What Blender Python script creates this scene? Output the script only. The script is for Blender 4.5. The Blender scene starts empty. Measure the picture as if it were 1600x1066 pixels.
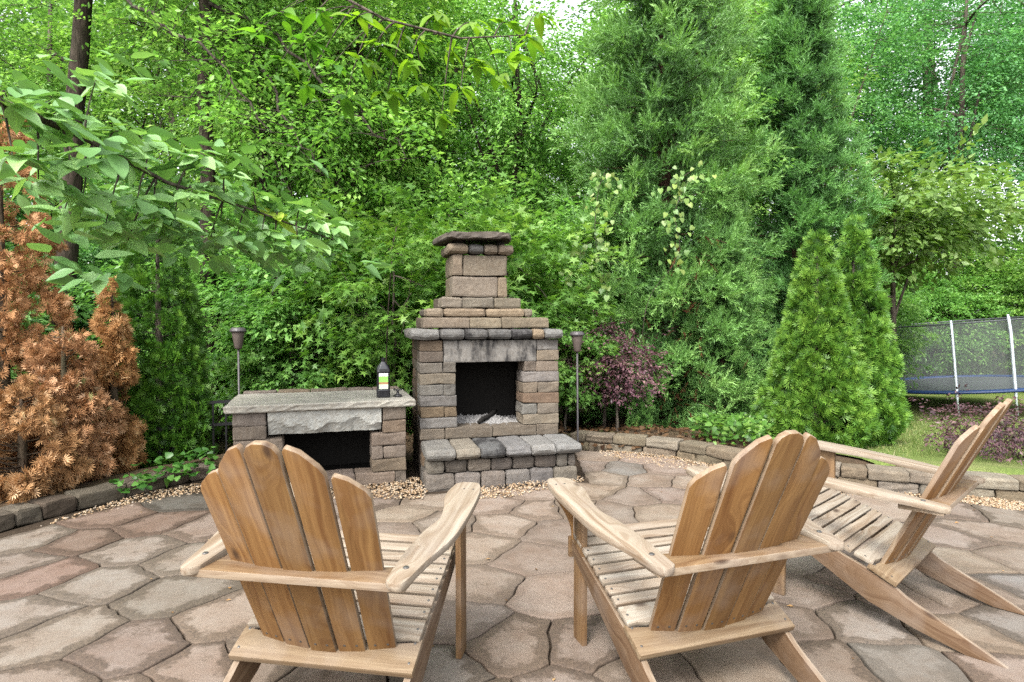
import bpy, bmesh, math, random
import numpy as np
from mathutils import Matrix, Vector
R = math.radians
sc = bpy.context.scene
col = sc.collection
# ------------------------------------------------------------------ camera, sky, sun, exposure
F, H, PITCH = 950.0, 1.3, R(-1.85)          # focal length in pixels of a 1600 wide frame, eye height
cam = bpy.data.cameras.new('camera'); camo = bpy.data.objects.new('camera', cam); col.objects.link(camo)
camo.location = (0, 0, H); camo.rotation_euler = (R(90) + PITCH, 0, 0)
cam.sensor_width = 36; cam.lens = 36 * F / 1600; cam.clip_start = .05; cam.clip_end = 600
sc.camera = camo
SUN_EL, SUN_AZ = R(50), R(205)               # azimuth clockwise from +Y
w = bpy.data.worlds.new('World'); sc.world = w; w.use_nodes = True
wn = w.node_tree; bg = wn.nodes['Background']
sky = wn.nodes.new('ShaderNodeTexSky'); sky.sky_type = 'NISHITA'; sky.sun_disc = False
sky.sun_elevation = SUN_EL; sky.sun_rotation = SUN_AZ; sky.air_density = 1.2; sky.dust_density = 4.0
hs = wn.nodes.new('ShaderNodeHueSaturation'); hs.inputs['Saturation'].default_value = .22
wn.links.new(sky.outputs[0], hs.inputs['Color']); wn.links.new(hs.outputs[0], bg.inputs[0])
bg.inputs[1].default_value = .15
sun = bpy.data.lights.new('sun', 'SUN'); sun.energy = 1.15; sun.angle = R(18); sun.color = (1, .96, .9)
suno = bpy.data.objects.new('sun', sun); col.objects.link(suno)
sd = Vector((math.sin(SUN_AZ) * math.cos(SUN_EL), math.cos(SUN_AZ) * math.cos(SUN_EL), math.sin(SUN_EL)))
suno.rotation_euler = sd.to_track_quat('Z', 'Y').to_euler()
sc.view_settings.view_transform = 'Standard'; sc.view_settings.look = 'None'
sc.view_settings.gamma = 1; sc.view_settings.use_curve_mapping = False
sc.view_settings.exposure = 2.12
sc.render.engine = 'CYCLES'
sc.cycles.max_bounces = 10; sc.cycles.diffuse_bounces = 5; sc.cycles.transmission_bounces = 8
sc.cycles.transparent_max_bounces = 12; sc.cycles.glossy_bounces = 2
sc.cycles.use_denoising = False

# ------------------------------------------------------------------ pixel of the photograph -> point of the place
CP, SP = math.cos(PITCH), math.sin(PITCH)
def ray(u, v):
    b = -(v - 533) / F
    return np.array([(u - 800) / F, CP - SP * b, SP + CP * b])
def on_z(u, v, z=0.):
    r = ray(u, v); t = (z - H) / r[2]; return np.array([0, 0, H]) + r * t
def at_y(u, v, y):
    r = ray(u, v); t = y / r[1]; return np.array([0, 0, H]) + r * t

# ------------------------------------------------------------------ tags and linking
def tag(o, label=None, cat=None, group=None, kind=None):
    if label: o['label'] = label
    if cat: o['category'] = cat
    if group: o['group'] = group
    if kind: o['kind'] = kind
    return o
def link(name, me, parent=None, mat=None, loc=None, color=None):
    o = bpy.data.objects.new(name, me); col.objects.link(o)
    if mat is not None and me is not None and len(me.materials) == 0: me.materials.append(mat)
    if parent is not None: o.parent = parent
    if loc is not None: o.location = loc
    if color is not None: o.color = tuple(color) + ((1,) if len(color) == 3 else ())
    return o
def empty(name, loc=(0, 0, 0), rz=0, label=None, cat=None, group=None):
    o = bpy.data.objects.new(name, None); col.objects.link(o); o.empty_display_size = .1
    o.location = loc; o.rotation_euler = (0, 0, rz)
    return tag(o, label, cat, group)
def copy_tree(o, parent=None):
    c = o.copy(); col.objects.link(c); c.parent = parent
    for ch in list(o.children): copy_tree(ch, c)
    return c

# ------------------------------------------------------------------ mesh builders
def np_mesh(name, V, Fc, smooth=True, attr=None, mat_idx=None):
    V = np.asarray(V, dtype=np.float32); Fc = np.asarray(Fc, dtype=np.int32)
    me = bpy.data.meshes.new(name); n, k = Fc.shape
    me.vertices.add(len(V)); me.vertices.foreach_set('co', V.ravel())
    me.loops.add(n * k); me.loops.foreach_set('vertex_index', Fc.ravel())
    me.polygons.add(n); me.polygons.foreach_set('loop_start', np.arange(0, n * k, k, dtype=np.int32))
    me.polygons.foreach_set('use_smooth', np.full(n, smooth))
    if mat_idx is not None: me.polygons.foreach_set('material_index', np.asarray(mat_idx, dtype=np.int32))
    if attr is not None:
        for an, av in attr.items():
            a = me.attributes.new(an, 'FLOAT', 'POINT'); a.data.foreach_set('value', np.asarray(av, dtype=np.float32))
    me.update(calc_edges=True); me.validate(); return me
def py_mesh(name, V, Fc, smooth=False, attr=None):
    me = bpy.data.meshes.new(name); me.from_pydata([tuple(map(float, v)) for v in V], [], [tuple(f) for f in Fc])
    for p in me.polygons: p.use_smooth = smooth
    if attr is not None:
        for an, av in attr.items():
            a = me.attributes.new(an, 'FLOAT', 'POINT'); a.data.foreach_set('value', np.asarray(av, dtype=np.float32))
    me.update(); return me
class MB:
    def __init__(s): s.V = []; s.F = []
    def add(s, V, Fc):
        b = len(s.V); s.V += [tuple(v) for v in V]; s.F += [tuple(i + b for i in f) for f in Fc]
    def box(s, x0, x1, y0, y1, z0, z1):
        s.add([(x0,y0,z0),(x1,y0,z0),(x1,y1,z0),(x0,y1,z0),(x0,y0,z1),(x1,y0,z1),(x1,y1,z1),(x0,y1,z1)],
              [(0,3,2,1),(4,5,6,7),(0,1,5,4),(1,2,6,5),(2,3,7,6),(3,0,4,7)])
    def tube(s, P, rad, n=6, cap=True):
        V, Fc = tube(P, rad, n); s.add(V, Fc)
        if cap: b = len(s.V); s.F.append(tuple(range(b - n, b)))
    def lathe(s, prof, n=16, c=(0, 0)):
        V = [(c[0] + r * math.cos(2*math.pi*i/n), c[1] + r * math.sin(2*math.pi*i/n), z) for r, z in prof for i in range(n)]
        Fc = [(j*n+i, j*n+(i+1) % n, (j+1)*n+(i+1) % n, (j+1)*n+i) for j in range(len(prof)-1) for i in range(n)]
        Fc += [tuple(range(n-1, -1, -1)), tuple(range((len(prof)-1)*n, len(prof)*n))]
        s.add(V, Fc)
    def mesh(s, name, smooth=False): return py_mesh(name, s.V, s.F, smooth)
def tube(P, rad, n=6):
    P = [np.asarray(p, float) for p in P]; V = []
    if np.isscalar(rad): rad = [rad] * len(P)
    up = np.array([.13, .31, .94])
    for i, p in enumerate(P):
        d = P[min(i+1, len(P)-1)] - P[max(i-1, 0)]; d /= (np.linalg.norm(d) + 1e-9)
        a = np.cross(d, up); 
        if np.linalg.norm(a) < .15: a = np.cross(d, np.array([1., 0, 0]))
        a /= np.linalg.norm(a); b = np.cross(d, a)
        for k in range(n):
            t = 2 * math.pi * k / n; V.append(p + rad[i] * (math.cos(t) * a + math.sin(t) * b))
    Fc = [(j*n+i, j*n+(i+1) % n, (j+1)*n+(i+1) % n, (j+1)*n+i) for j in range(len(P)-1) for i in range(n)]
    return V, Fc
def bez(a, b, c, n):
    a, b, c = map(np.asarray, (a, b, c))
    return [(1-t)**2*a + 2*t*(1-t)*b + t*t*c for t in np.linspace(0, 1, n)]
def sine_noise(P, seed, wl, amp):
    r = np.random.default_rng(seed); P = np.asarray(P, float); out = np.zeros_like(P)
    for k in range(5):
        d = r.normal(size=3); d /= np.linalg.norm(d); q = r.normal(size=3)
        out += np.sin((P @ d)[:, None] * 2 * math.pi / (wl * (.6 + .35 * k)) + r.uniform(0, 6.28)) * q * amp * .42
    return out
def block_mesh(name, lx, ly, lz, r=.012, jit=.004, seed=0, round_front=0.):
    """tumbled concrete or stone block, x centred, y from 0 (front) to ly, z from 0 to lz"""
    def cuts(l): 
        e = min(r * 1.3, l * .3); return [-l/2, -l/2 + e, 0, l/2 - e, l/2]
    cx, cy, cz = cuts(lx), cuts(ly), cuts(lz); idx = {}; V = []; Fc = []
    def vid(i, j, k):
        if (i, j, k) not in idx: idx[(i, j, k)] = len(V); V.append([cx[i], cy[j], cz[k]])
        return idx[(i, j, k)]
    for a in range(4):
        for b in range(4):
            Fc.append((vid(a,b,4), vid(a+1,b,4), vid(a+1,b+1,4), vid(a,b+1,4))); Fc.append((vid(a,b,0), vid(a,b+1,0), vid(a+1,b+1,0), vid(a+1,b,0)))
            Fc.append((vid(a,0,b), vid(a+1,0,b), vid(a+1,0,b+1), vid(a,0,b+1))); Fc.append((vid(a,4,b), vid(a,4,b+1), vid(a+1,4,b+1), vid(a+1,4,b)))
            Fc.append((vid(0,a,b), vid(0,a,b+1), vid(0,a+1,b+1), vid(0,a+1,b))); Fc.append((vid(4,a,b), vid(4,a+1,b), vid(4,a+1,b+1), vid(4,a,b+1)))
    V = np.array(V); h = np.array([lx, ly, lz]) / 2; rr = np.minimum(r, h * .5)
    q = np.clip(V, -(h - rr), h - rr); d = V - q; n = np.linalg.norm(d / rr, axis=1, keepdims=True); n[n < 1] = 1
    V = q + d / n
    if round_front > 0:      # bullnose: the front edge is a half round
        fr = min(round_front, lz / 2 * .98); c = np.array([0, -h[1] + fr]); m = V[:, 1] < c[1]
        for i in np.where(m)[0]:
            t = (V[i, 1] - c[1]) / fr; V[i, 2] *= math.sqrt(max(0.02, 1 - t * t * .97))
    V += sine_noise(V + seed, seed, .09, jit) + np.random.default_rng(seed).normal(size=V.shape) * jit * .25
    V[:, 1] += ly / 2; V[:, 2] += lz / 2
    return np_mesh(name, V, Fc, False)

# ------------------------------------------------------------------ materials
class NT:
    def __init__(s, name):
        s.m = bpy.data.materials.new(name); s.m.use_nodes = True; s.t = s.m.node_tree; s.t.nodes.clear()
        s.out = s.n('ShaderNodeOutputMaterial')
    def n(s, typ, ins=None, **kw):
        nd = s.t.nodes.new(typ)
        for k, v in kw.items(): setattr(nd, k, v)
        if ins:
            for k, v in ins.items():
                if isinstance(v, bpy.types.NodeSocket): s.t.links.new(v, nd.inputs[k])
                else: nd.inputs[k].default_value = v
        return nd
    def noise(s, vec, scale, detail=4, rough=.55, dist=0.):
        return s.n('ShaderNodeTexNoise', {'Vector': vec, 'Scale': scale, 'Detail': detail, 'Roughness': rough, 'Distortion': dist}).outputs['Fac']
    def ramp(s, fac, stops, interp='LINEAR'):
        nd = s.n('ShaderNodeValToRGB', {'Fac': fac}); cr = nd.color_ramp; cr.interpolation = interp
        while len(cr.elements) < len(stops): cr.elements.new(.5)
        for e, (p, c) in zip(cr.elements, stops): e.position = p; e.color = tuple(c) + (1,) if len(c) == 3 else c
        return nd.outputs[0]
    def step(s, fac, a, b): return s.n('ShaderNodeMapRange', {'Value': fac, 'From Min': a, 'From Max': b}, clamp=True).outputs[0]
    def math(s, op, a, b=0.): return s.n('ShaderNodeMath', {0: a, 1: b}, operation=op).outputs[0]
    def mix(s, fac, a, b, typ='MIX'):
        nd = s.n('ShaderNodeMix', data_type='RGBA', blend_type=typ)
        for i, v in ((0, fac), (6, a), (7, b)):
            if isinstance(v, bpy.types.NodeSocket): s.t.links.new(v, nd.inputs[i])
            else: nd.inputs[i].default_value = v if i == 0 else tuple(v) + (1,) if len(v) == 3 else v
        return nd.outputs[2]
    def bump(s, h, strength=.4, dist=.01): return s.n('ShaderNodeBump', {'Height': h, 'Strength': strength, 'Distance': dist}).outputs[0]
    def surf(s, shader): s.t.links.new(shader, s.out.inputs[0]); return s.m
    def prin(s, base, rough=.8, normal=None, spec=.3, **kw):
        ins = {'Base Color': base, 'Roughness': rough, 'Specular IOR Level': spec}; ins.update(kw)
        if not isinstance(base, bpy.types.NodeSocket): ins['Base Color'] = tuple(base) + (1,)
        if normal is not None: ins['Normal'] = normal
        return s.n('ShaderNodeBsdfPrincipled', ins).outputs[0]
    def obj(s): return s.n('ShaderNodeTexCoord').outputs['Object']
    def info(s): return s.n('ShaderNodeObjectInfo')
    def shifted(s, k=13.):
        i = s.info(); c = s.obj(); f = s.math('MULTIPLY', i.outputs['Random'], k)
        cb = s.n('ShaderNodeCombineXYZ', {0: f, 1: f, 2: f}).outputs[0]
        return s.n('ShaderNodeVectorMath', {0: c, 1: cb}, operation='ADD').outputs[0], i

def plain(name, c, rough=.6, spec=.4, metal=0.):
    t = NT(name); v = t.obj(); n = t.noise(v, 30, 3)
    return t.surf(t.prin(t.mix(n, [x * .75 for x in c], [min(1, x * 1.2) for x in c]), rough, t.bump(n, .15, .003), spec, Metallic=metal))

def m_leaf(name, stops, trans=.42, rough=.42, spec=.35, tcol=(1.15, 1.25, .55)):
    t = NT(name); rnd = t.n('ShaderNodeAttribute', attribute_name='rnd').outputs['Fac']; i = t.info()
    c = t.mix(1., t.ramp(rnd, stops), i.outputs['Color'], 'MULTIPLY')
    tc = t.mix(1., c, tcol, 'MULTIPLY')
    p = t.prin(c, rough, None, spec); tr = t.n('ShaderNodeBsdfTranslucent', {'Color': tc}).outputs[0]
    return t.surf(t.n('ShaderNodeMixShader', {0: trans, 1: p, 2: tr}).outputs[0])

def m_leaf_part(name, c0, c1, trans=.35, rough=.38, vein=(1.25, 1.2, 1.0)):
    t = NT(name); v, i = t.shifted(); rnd = i.outputs['Random']
    c = t.mix(1., t.mix(rnd, c0, c1), i.outputs['Color'], 'MULTIPLY')
    o = t.obj(); sx = t.n('ShaderNodeSeparateXYZ', {0: o}); ay = t.math('ABSOLUTE', sx.outputs[1])
    mid = t.step(ay, .03, .006); side = t.n('ShaderNodeTexWave', {'Vector': t.n('ShaderNodeVectorMath', {0: o, 1: (1, 0, 0)}, operation='MULTIPLY').outputs[0], 'Scale': 4.0, 'Distortion': 0.}).outputs['Fac']
    c = t.mix(t.math('MULTIPLY', mid, .6), c, t.mix(1., c, vein, 'MULTIPLY'))
    nb = t.bump(side, .12, .01)
    p = t.prin(c, rough, nb, .4); tr = t.n('ShaderNodeBsdfTranslucent', {'Color': t.mix(1., c, (1.15, 1.25, .5), 'MULTIPLY')}).outputs[0]
    return t.surf(t.n('ShaderNodeMixShader', {0: trans, 1: p, 2: tr}).outputs[0])

def m_wood(name='cedar_wood', pale=0.):
    t = NT(name); v, i = t.shifted(17.)
    mp = t.n('ShaderNodeMapping', {'Vector': v, 'Scale': (.9, 26., 26.)}).outputs[0]
    warp = t.noise(t.n('ShaderNodeMapping', {'Vector': v, 'Scale': (2.2, 9., 9.)}).outputs[0], 1.3, 2)
    kn = t.n('ShaderNodeTexVoronoi', {'Vector': t.n('ShaderNodeMapping', {'Vector': v, 'Scale': (4.2, 8.5, 8.5)}).outputs[0], 'Scale': 1.0, 'Randomness': 1.}); kd = kn.outputs['Distance']
    ksel = t.step(t.n('ShaderNodeSeparateColor', {0: kn.outputs['Color']}).outputs[0], .68, .70)
    ring = t.math('MULTIPLY', t.step(kd, .55, .1), ksel)
    g = t.noise(t.n('ShaderNodeVectorMath', {0: mp, 1: t.n('ShaderNodeCombineXYZ', {0: 0., 1: t.math('ADD', t.math('MULTIPLY', warp, 1.6), t.math('MULTIPLY', ring, 1.5)), 2: 0.}).outputs[0]}, operation='ADD').outputs[0], 1.7, 5, .6)
    fine = t.noise(t.n('ShaderNodeMapping', {'Vector': v, 'Scale': (6., 160., 160.)}).outputs[0], 1., 3, .6)
    base = t.mix(pale, i.outputs['Color'], (.205, .176, .14))
    c = t.mix(t.step(g, .32, .68), t.mix(1., base, (.60, .47, .36), 'MULTIPLY'), t.mix(1., base, (1.2, 1.18, 1.14), 'MULTIPLY'))
    c = t.mix(t.math('MULTIPLY', t.step(fine, .5, .75), .5), c, t.mix(1., base, (.6, .52, .46), 'MULTIPLY'))
    blot = t.noise(v, 5, 3)
    c = t.mix(t.math('MULTIPLY', t.step(blot, .48, .72), .6), c, t.mix(.5, c, (.22, .19, .165)))
    knot = t.math('MULTIPLY', t.step(kd, .16, .06), ksel)
    c = t.mix(t.math('MULTIPLY', knot, .85), c, (.03, .015, .008))
    h = t.math('ADD', g, t.math('MULTIPLY', fine, .6))
    return t.surf(t.prin(c, .62, t.bump(h, .35, .004), .3))

def m_stone(name, soot=0., speck=1.):
    t = NT(name); v, i = t.shifted(29.); base = i.outputs['Color']
    big = t.noise(v, 9, 4); mid = t.noise(v, 34, 5, .65); fn = t.noise(v, 190, 3, .7)
    c = t.mix(t.step(big, .3, .7), t.mix(1., base, (.72, .70, .68), 'MULTIPLY'), t.mix(1., base, (1.12, 1.08, 1.02), 'MULTIPLY'))
    c = t.mix(t.math('MULTIPLY', t.step(mid, .45, .7), .55), c, t.mix(1., base, (.62, .52, .42), 'MULTIPLY'))
    c = t.mix(t.math('MULTIPLY', t.step(fn, .54, .72), .6 * speck), c, t.mix(1., base, (.38, .35, .32), 'MULTIPLY'))
    c = t.mix(t.math('MULTIPLY', t.step(fn, .46, .3), .5 * speck), c, t.mix(1., base, (1.4, 1.4, 1.38), 'MULTIPLY'))
    if soot:
        st = t.noise(t.n('ShaderNodeMapping', {'Vector': v, 'Scale': (9., 4., 3.0)}).outputs[0], 1., 5, .65)
        b2 = t.noise(v, 4.2, 4, .6)
        f = t.step(t.math('ADD', st, t.math('MULTIPLY', t.math('SUBTRACT', b2, .5), .9)), .60 - soot * .2, .76 - soot * .2)
        c = t.mix(t.math('MULTIPLY', f, .93), c, (.018, .017, .017))
    h = t.math('ADD', t.math('MULTIPLY', mid, 1.), t.math('MULTIPLY', fn, .55))
    return t.surf(t.prin(c, .9, t.bump(h, .9 if speck > .6 else .4, .008), .2))

def m_paver():
    t = NT('flagstone'); v, i = t.shifted(31.); base = i.outputs['Color']; al = i.outputs['Alpha']
    e = t.n('ShaderNodeAttribute', attribute_name='edge').outputs['Fac']
    n1 = t.noise(v, 4.5, 5, .6); n2 = t.noise(v, 17, 5, .65); fn = t.noise(v, 210, 3, .7); n4 = t.noise(v, 70, 4, .7)
    c = t.mix(t.step(n1, .32, .68), t.mix(1., base, (.86, .76, .70), 'MULTIPLY'), t.mix(1., base, (1.1, 1.1, 1.12), 'MULTIPLY'))
    c = t.mix(t.math('MULTIPLY', t.step(n2, .5, .72), .5), c, t.mix(1., base, (.78, .66, .58), 'MULTIPLY'))
    c = t.mix(t.math('MULTIPLY', t.step(fn, .55, .72), .55), c, t.mix(1., base, (.5, .46, .43), 'MULTIPLY'))
    c = t.mix(t.math('MULTIPLY', t.step(fn, .42, .28), .55), c, t.mix(1., base, (1.45, 1.42, 1.4), 'MULTIPLY'))
    # grime that has settled along the joints
    gr = t.math('ADD', e, t.math('ADD', t.math('MULTIPLY', t.math('SUBTRACT', n2, .5), 1.5), t.math('MULTIPLY', t.math('SUBTRACT', n1, .5), 1.6)))
    gr = t.math('MULTIPLY', t.step(gr, .66, .40), al)
    gc = t.mix(t.step(n4, .35, .65), t.mix(1., base, (.26, .23, .20), 'MULTIPLY'), t.mix(1., base, (.60, .52, .44), 'MULTIPLY'))
    c = t.mix(t.math('MULTIPLY', gr, .86), c, gc)
    sp = t.math('MULTIPLY', t.step(t.noise(v, 6.5, 3, .5), .60, .70), t.step(n4, .45, .6))
    c = t.mix(t.math('MULTIPLY', sp, .65), c, t.mix(1., base, (.42, .37, .30), 'MULTIPLY'))
    h = t.math('ADD', t.math('MULTIPLY', n2, .8), t.math('ADD', t.math('MULTIPLY', fn, .8), t.math('MULTIPLY', n4, .6)))
    rough = t.step(gr, 1.6, -.8)
    return t.surf(t.prin(c, .78, t.bump(h, .4, .008), .3))

def m_bark():
    t = NT('bark'); v, i = t.shifted(7.)
    mp = t.n('ShaderNodeMapping', {'Vector': v, 'Scale': (14., 14., 2.6)}).outputs[0]
    a = t.noise(mp, 1.6, 5, .65, .6); b = t.noise(v, 1.7, 4)
    c = t.mix(t.step(a, .35, .65), (.018, .014, .011), (.12, .098, .08))
    c = t.mix(t.math('MULTIPLY', t.step(b, .5, .75), .4), c, (.07, .085, .05))
    return t.surf(t.prin(t.mix(1., c, i.outputs['Color'], 'MULTIPLY'), .95, t.bump(a, .9, .03), .1))

def m_soil():
    t = NT('soil'); v = t.obj(); a = t.noise(v, 3, 5); b = t.noise(v, 45, 5, .7); d = t.noise(v, .25, 4)
    c = t.mix(t.step(b, .3, .7), (.028, .019, .012), (.105, .07, .045)); c = t.mix(t.math('MULTIPLY', t.step(a, .55, .7), .6), c, (.13, .08, .05))
    c = t.mix(t.math('MULTIPLY', t.step(d, .45, .6), .5), c, (.045, .06, .02))
    return t.surf(t.prin(c, .95, t.bump(t.math('ADD', a, b), .8, .03), .1))
def m_lawn():
    t = NT('lawn'); v = t.obj(); a = t.noise(v, 1.1, 5); b = t.noise(v, 60, 4, .7)
    c = t.mix(t.step(b, .3, .7), (.045, .075, .018), (.15, .19, .05)); c = t.mix(t.math('MULTIPLY', t.step(a, .52, .66), .35), c, (.17, .15, .08))
    return t.surf(t.prin(c, .95, t.bump(b, .8, .02), .1))
def m_pebble():
    t = NT('pea_gravel'); rnd = t.n('ShaderNodeAttribute', attribute_name='rnd').outputs['Fac']; n = t.noise(t.obj(), 120, 3)
    c = t.ramp(rnd, [(0, (.06, .035, .02)), (.3, (.16, .10, .055)), (.55, (.23, .17, .11)), (.8, (.29, .24, .18)), (1, (.18, .165, .15))])
    return t.surf(t.prin(t.mix(t.math('MULTIPLY', n, .5), c, (.3, .2, .1)), .6, None, .4))
def m_net():
    t = NT('safety_net'); tr = t.n('ShaderNodeBsdfTransparent').outputs[0]; d = t.prin((.14, .15, .15), .8)
    return t.surf(t.n('ShaderNodeMixShader', {0: .20, 1: tr, 2: d}).outputs[0])

M = {}
M['wood'] = m_wood(); M['wood_edge'] = m_wood('weathered_board_edge', .65); M['stone'] = m_stone('concrete_block'); M['sooty'] = m_stone('sooty_block', .68); M['smooth_stone'] = m_stone('smooth_stone', 0, .35)
M['soot_lintel'] = m_stone('soot_streaked_lintel', .62, .5)
t_ = NT('bedding_sand'); v_ = t_.obj(); n_ = t_.noise(v_, 55, 5, .7); M['bedding'] = t_.surf(t_.prin(t_.mix(n_, (.012, .009, .006), (.06, .043, .03)), .95, t_.bump(n_, .8, .01), .1))
M['paver'] = m_paver(); M['bark'] = m_bark(); M['soil'] = m_soil(); M['lawn'] = m_lawn(); M['pebble'] = m_pebble(); M['net'] = m_net()
M['char'] = plain('charred_lining', (.016, .015, .014), .98, .0); M['black_metal'] = plain('black_metal', (.012, .012, .013), .45)
M['grey_metal'] = plain('galvanised_tube', (.55, .60, .66), .4, .5, .6); M['blue_pad'] = plain('blue_pad', (.007, .022, .075), .5)
M['mat_fabric'] = plain('jumping_mat', (.045, .05, .055), .6); M['torch'] = plain('torch_bowl', (.045, .04, .042), .5)
M['torch_band'] = plain('torch_bowl_light', (.10, .08, .07), .45)
M['plastic'] = plain('black_plastic', (.008, .008, .011), .22, .6); M['label_green'] = plain('label_green', (.22, .52, .09), .5)
M['label_white'] = plain('label_white', (.75, .76, .78), .5); M['label_brown'] = plain('label_brown', (.30, .15, .07), .5); M['label_pale'] = plain('label_pale', (.45, .55, .40), .5)
M['ash'] = plain('ash', (.17, .165, .16), .95, .1); M['screw'] = plain('screw_steel', (.10, .095, .09), .45, .5, .7)
G = lambda r, g, b: (r, g, b)
M['lf_forest'] = m_leaf('forest_leaf', [(0, (.058, .138, .038)), (.35, (.115, .24, .064)), (.7, (.185, .34, .094)), (1, (.31, .47, .155))], .48, tcol=(1.08, 1.18, .72))
M['lf_star'] = m_leaf('star_leaf', [(0, (0.0517, 0.1323, 0.0276)), (.5, (0.1035, 0.2242, 0.0483)), (1, (0.2185, 0.3565, 0.0978))], .42)
M['lf_pale'] = m_leaf('pale_leaf', [(0, (0.077, 0.154, 0.0385)), (.5, (0.143, 0.242, 0.066)), (.85, (0.242, 0.352, 0.121)), (1, (.30, .36, .15))], .4)
M['lf_thuja'] = m_leaf('arborvitae_scale', [(0, (0.0224, 0.065, 0.0112)), (.4, (0.0616, 0.1456, 0.0179)), (.75, (0.1344, 0.2464, 0.0291)), (1, (0.2352, 0.3584, 0.056))], .2, .5)
M['lf_dead'] = m_leaf('dead_arborvitae_scale', [(0, (.10, .05, .022)), (.35, (.235, .122, .05)), (.7, (.36, .20, .09)), (.94, (.45, .31, .18)), (.97, (.16, .17, .06)), (1, (.10, .14, .035))], .2, .8, .15, (1.1, 1., .8))
M['lf_crypt'] = m_leaf('cedar_needle', [(0, (0.0314, 0.0806, 0.0224)), (.35, (0.084, 0.1904, 0.0504)), (.7, (0.1624, 0.3192, 0.084)), (1, (0.2912, 0.4592, 0.1456))], .28, .5)
M['lf_rust'] = m_leaf('dead_needle', [(0, (.07, .025, .012)), (1, (.2, .075, .04))], .15, .8, .1, (1, 1, 1))
M['lf_purple'] = m_leaf('purple_leaf', [(0, (.034, .018, .023)), (.35, (.09, .042, .056)), (.65, (.145, .07, .085)), (.88, (.23, .14, .13)), (.94, (.11, .15, .06)), (1, (.14, .2, .07))], .3, .4, .35, (1.2, .85, .9))
M['lf_ivy'] = m_leaf('ground_ivy_leaf', [(0, (.035, .09, .016)), (.6, (.08, .18, .03)), (1, (.17, .28, .06))], .35, .4)
M['grass'] = m_leaf('grass_blade', [(0, (.06, .10, .022)), (.6, (.13, .19, .045)), (1, (.27, .25, .12))], .35, .5)
M['lf_hick'] = m_leaf_part('broad_leaf', (.165, .31, .10), (.24, .40, .15), .32)
M['lf_broad'] = m_leaf('broad_leaf_behind', [(0, (0.09, 0.192, 0.06)), (.6, (0.144, 0.282, 0.096)), (1, (0.216, 0.36, 0.144))], .32)
M['lf_lime'] = m_leaf_part('lime_leaf', (.095, .21, .022), (.20, .33, .03), .5)
M['lf_vine'] = m_leaf_part('vine_leaf', (.10, .205, .05), (.20, .27, .06), .35)

# ------------------------------------------------------------------ the ground
WALL_L = [(-4.6, 1.2), (-4.05, 2.4), (-3.45, 3.25), (-3.195, 3.754), (-3.074, 4.097), (-2.888, 4.418), (-2.727, 4.831), (-2.50, 5.12)]
WALL_R = [(.60, 6.26), (.842, 6.14), (1.19, 6.03), (1.543, 5.826), (1.84, 5.509), (2.079, 5.18), (2.31, 4.98), (2.559, 4.82), (2.937, 4.63), (3.456, 4.459), (3.8, 4.35), (4.6, 4.1), (5.6, 3.6), (6.4, 2.8)]
BACK = [(-2.2, 5.75), (-1.0, 6.1)]
PATIO = [(-4.9, -1.5)] + WALL_L + BACK + WALL_R + [(6.9, -1.5)]
def seg_dist(P, poly):
    P = np.asarray(P, float); best = np.full(len(P), 1e9)
    for a, b in zip(poly, poly[1:] + poly[:1]):
        a = np.array(a); b = np.array(b); d = b - a; t = np.clip(((P - a) @ d) / (d @ d), 0, 1)
        best = np.minimum(best, np.linalg.norm(P - a - t[:, None] * d, axis=1))
    return best
def inside(P, poly):
    P = np.asarray(P, float); c = np.zeros(len(P), bool)
    for (x0, y0), (x1, y1) in zip(poly, poly[1:] + poly[:1]):
        k = ((y0 > P[:, 1]) != (y1 > P[:, 1])) & (P[:, 0] < (x1 - x0) * (P[:, 1] - y0) / (y1 - y0 + 1e-12) + x0); c ^= k
    return c
def ground_z(P):
    P = np.asarray(P, float).reshape(-1, 2); ins = inside(P, PATIO); d = seg_dist(P, PATIO)
    right = .10 - .108 * np.maximum(0, d - .5)
    left = .06 - .40 * np.maximum(0, np.minimum(d, 2.0) - .45) - .05 * np.maximum(0, d - 2)
    k = np.clip((P[:, 0] - .2) / 1.2, 0, 1); z = left * (1 - k) + right * k
    z = np.maximum(z, -1.15) + .03 * np.sin(P[:, 0] * 2.1 + 1) * np.sin(P[:, 1] * 1.7) * np.clip(d, 0, 1)
    return np.where(ins | (d < .15), -.05, z)
def gz(x, y): return float(ground_z([(x, y)])[0])
def sheet(name, xs, ys, zf, mat):
    X, Y = np.meshgrid(xs, ys); P = np.stack([X.ravel(), Y.ravel()], 1); V = np.column_stack([P, zf(P)]); nx = len(xs)
    i = np.arange(len(ys) - 1)[:, None] * nx + np.arange(nx - 1)[None]; i = i.ravel()
    return link(name, np_mesh(name, V, np.stack([i, i + 1, i + nx + 1, i + nx], 1), True), None, mat)
gx = np.concatenate([np.linspace(-300, -20, 15), np.linspace(-18, -7, 23), np.linspace(-6.8, 8, 149), np.linspace(8.4, 24, 40), np.linspace(30, 300, 15)])
gy = np.concatenate([np.linspace(-200, -4, 12), np.linspace(-2, 2.9, 12), np.linspace(3, 9, 91), np.linspace(9.4, 26, 43), np.linspace(30, 400, 18)])
tag(sheet('ground', gx, gy, ground_z, M['soil']), 'bare brown soil and leaf litter under the trees', 'ground', kind='structure')
lawn = tag(sheet('lawn', np.linspace(3.0, 26, 116), np.linspace(4.4, 21, 84), lambda P: np.where(inside(P, PATIO), -.3, ground_z(P) + .02 + .0 * P[:, 0]) - 3. * np.clip(.25 - seg_dist(P, PATIO), 0, .2), M['lawn']),
           'green lawn with thin patches sloping down behind the patio edging', 'lawn', kind='structure')
rng = np.random.default_rng(5)
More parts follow.
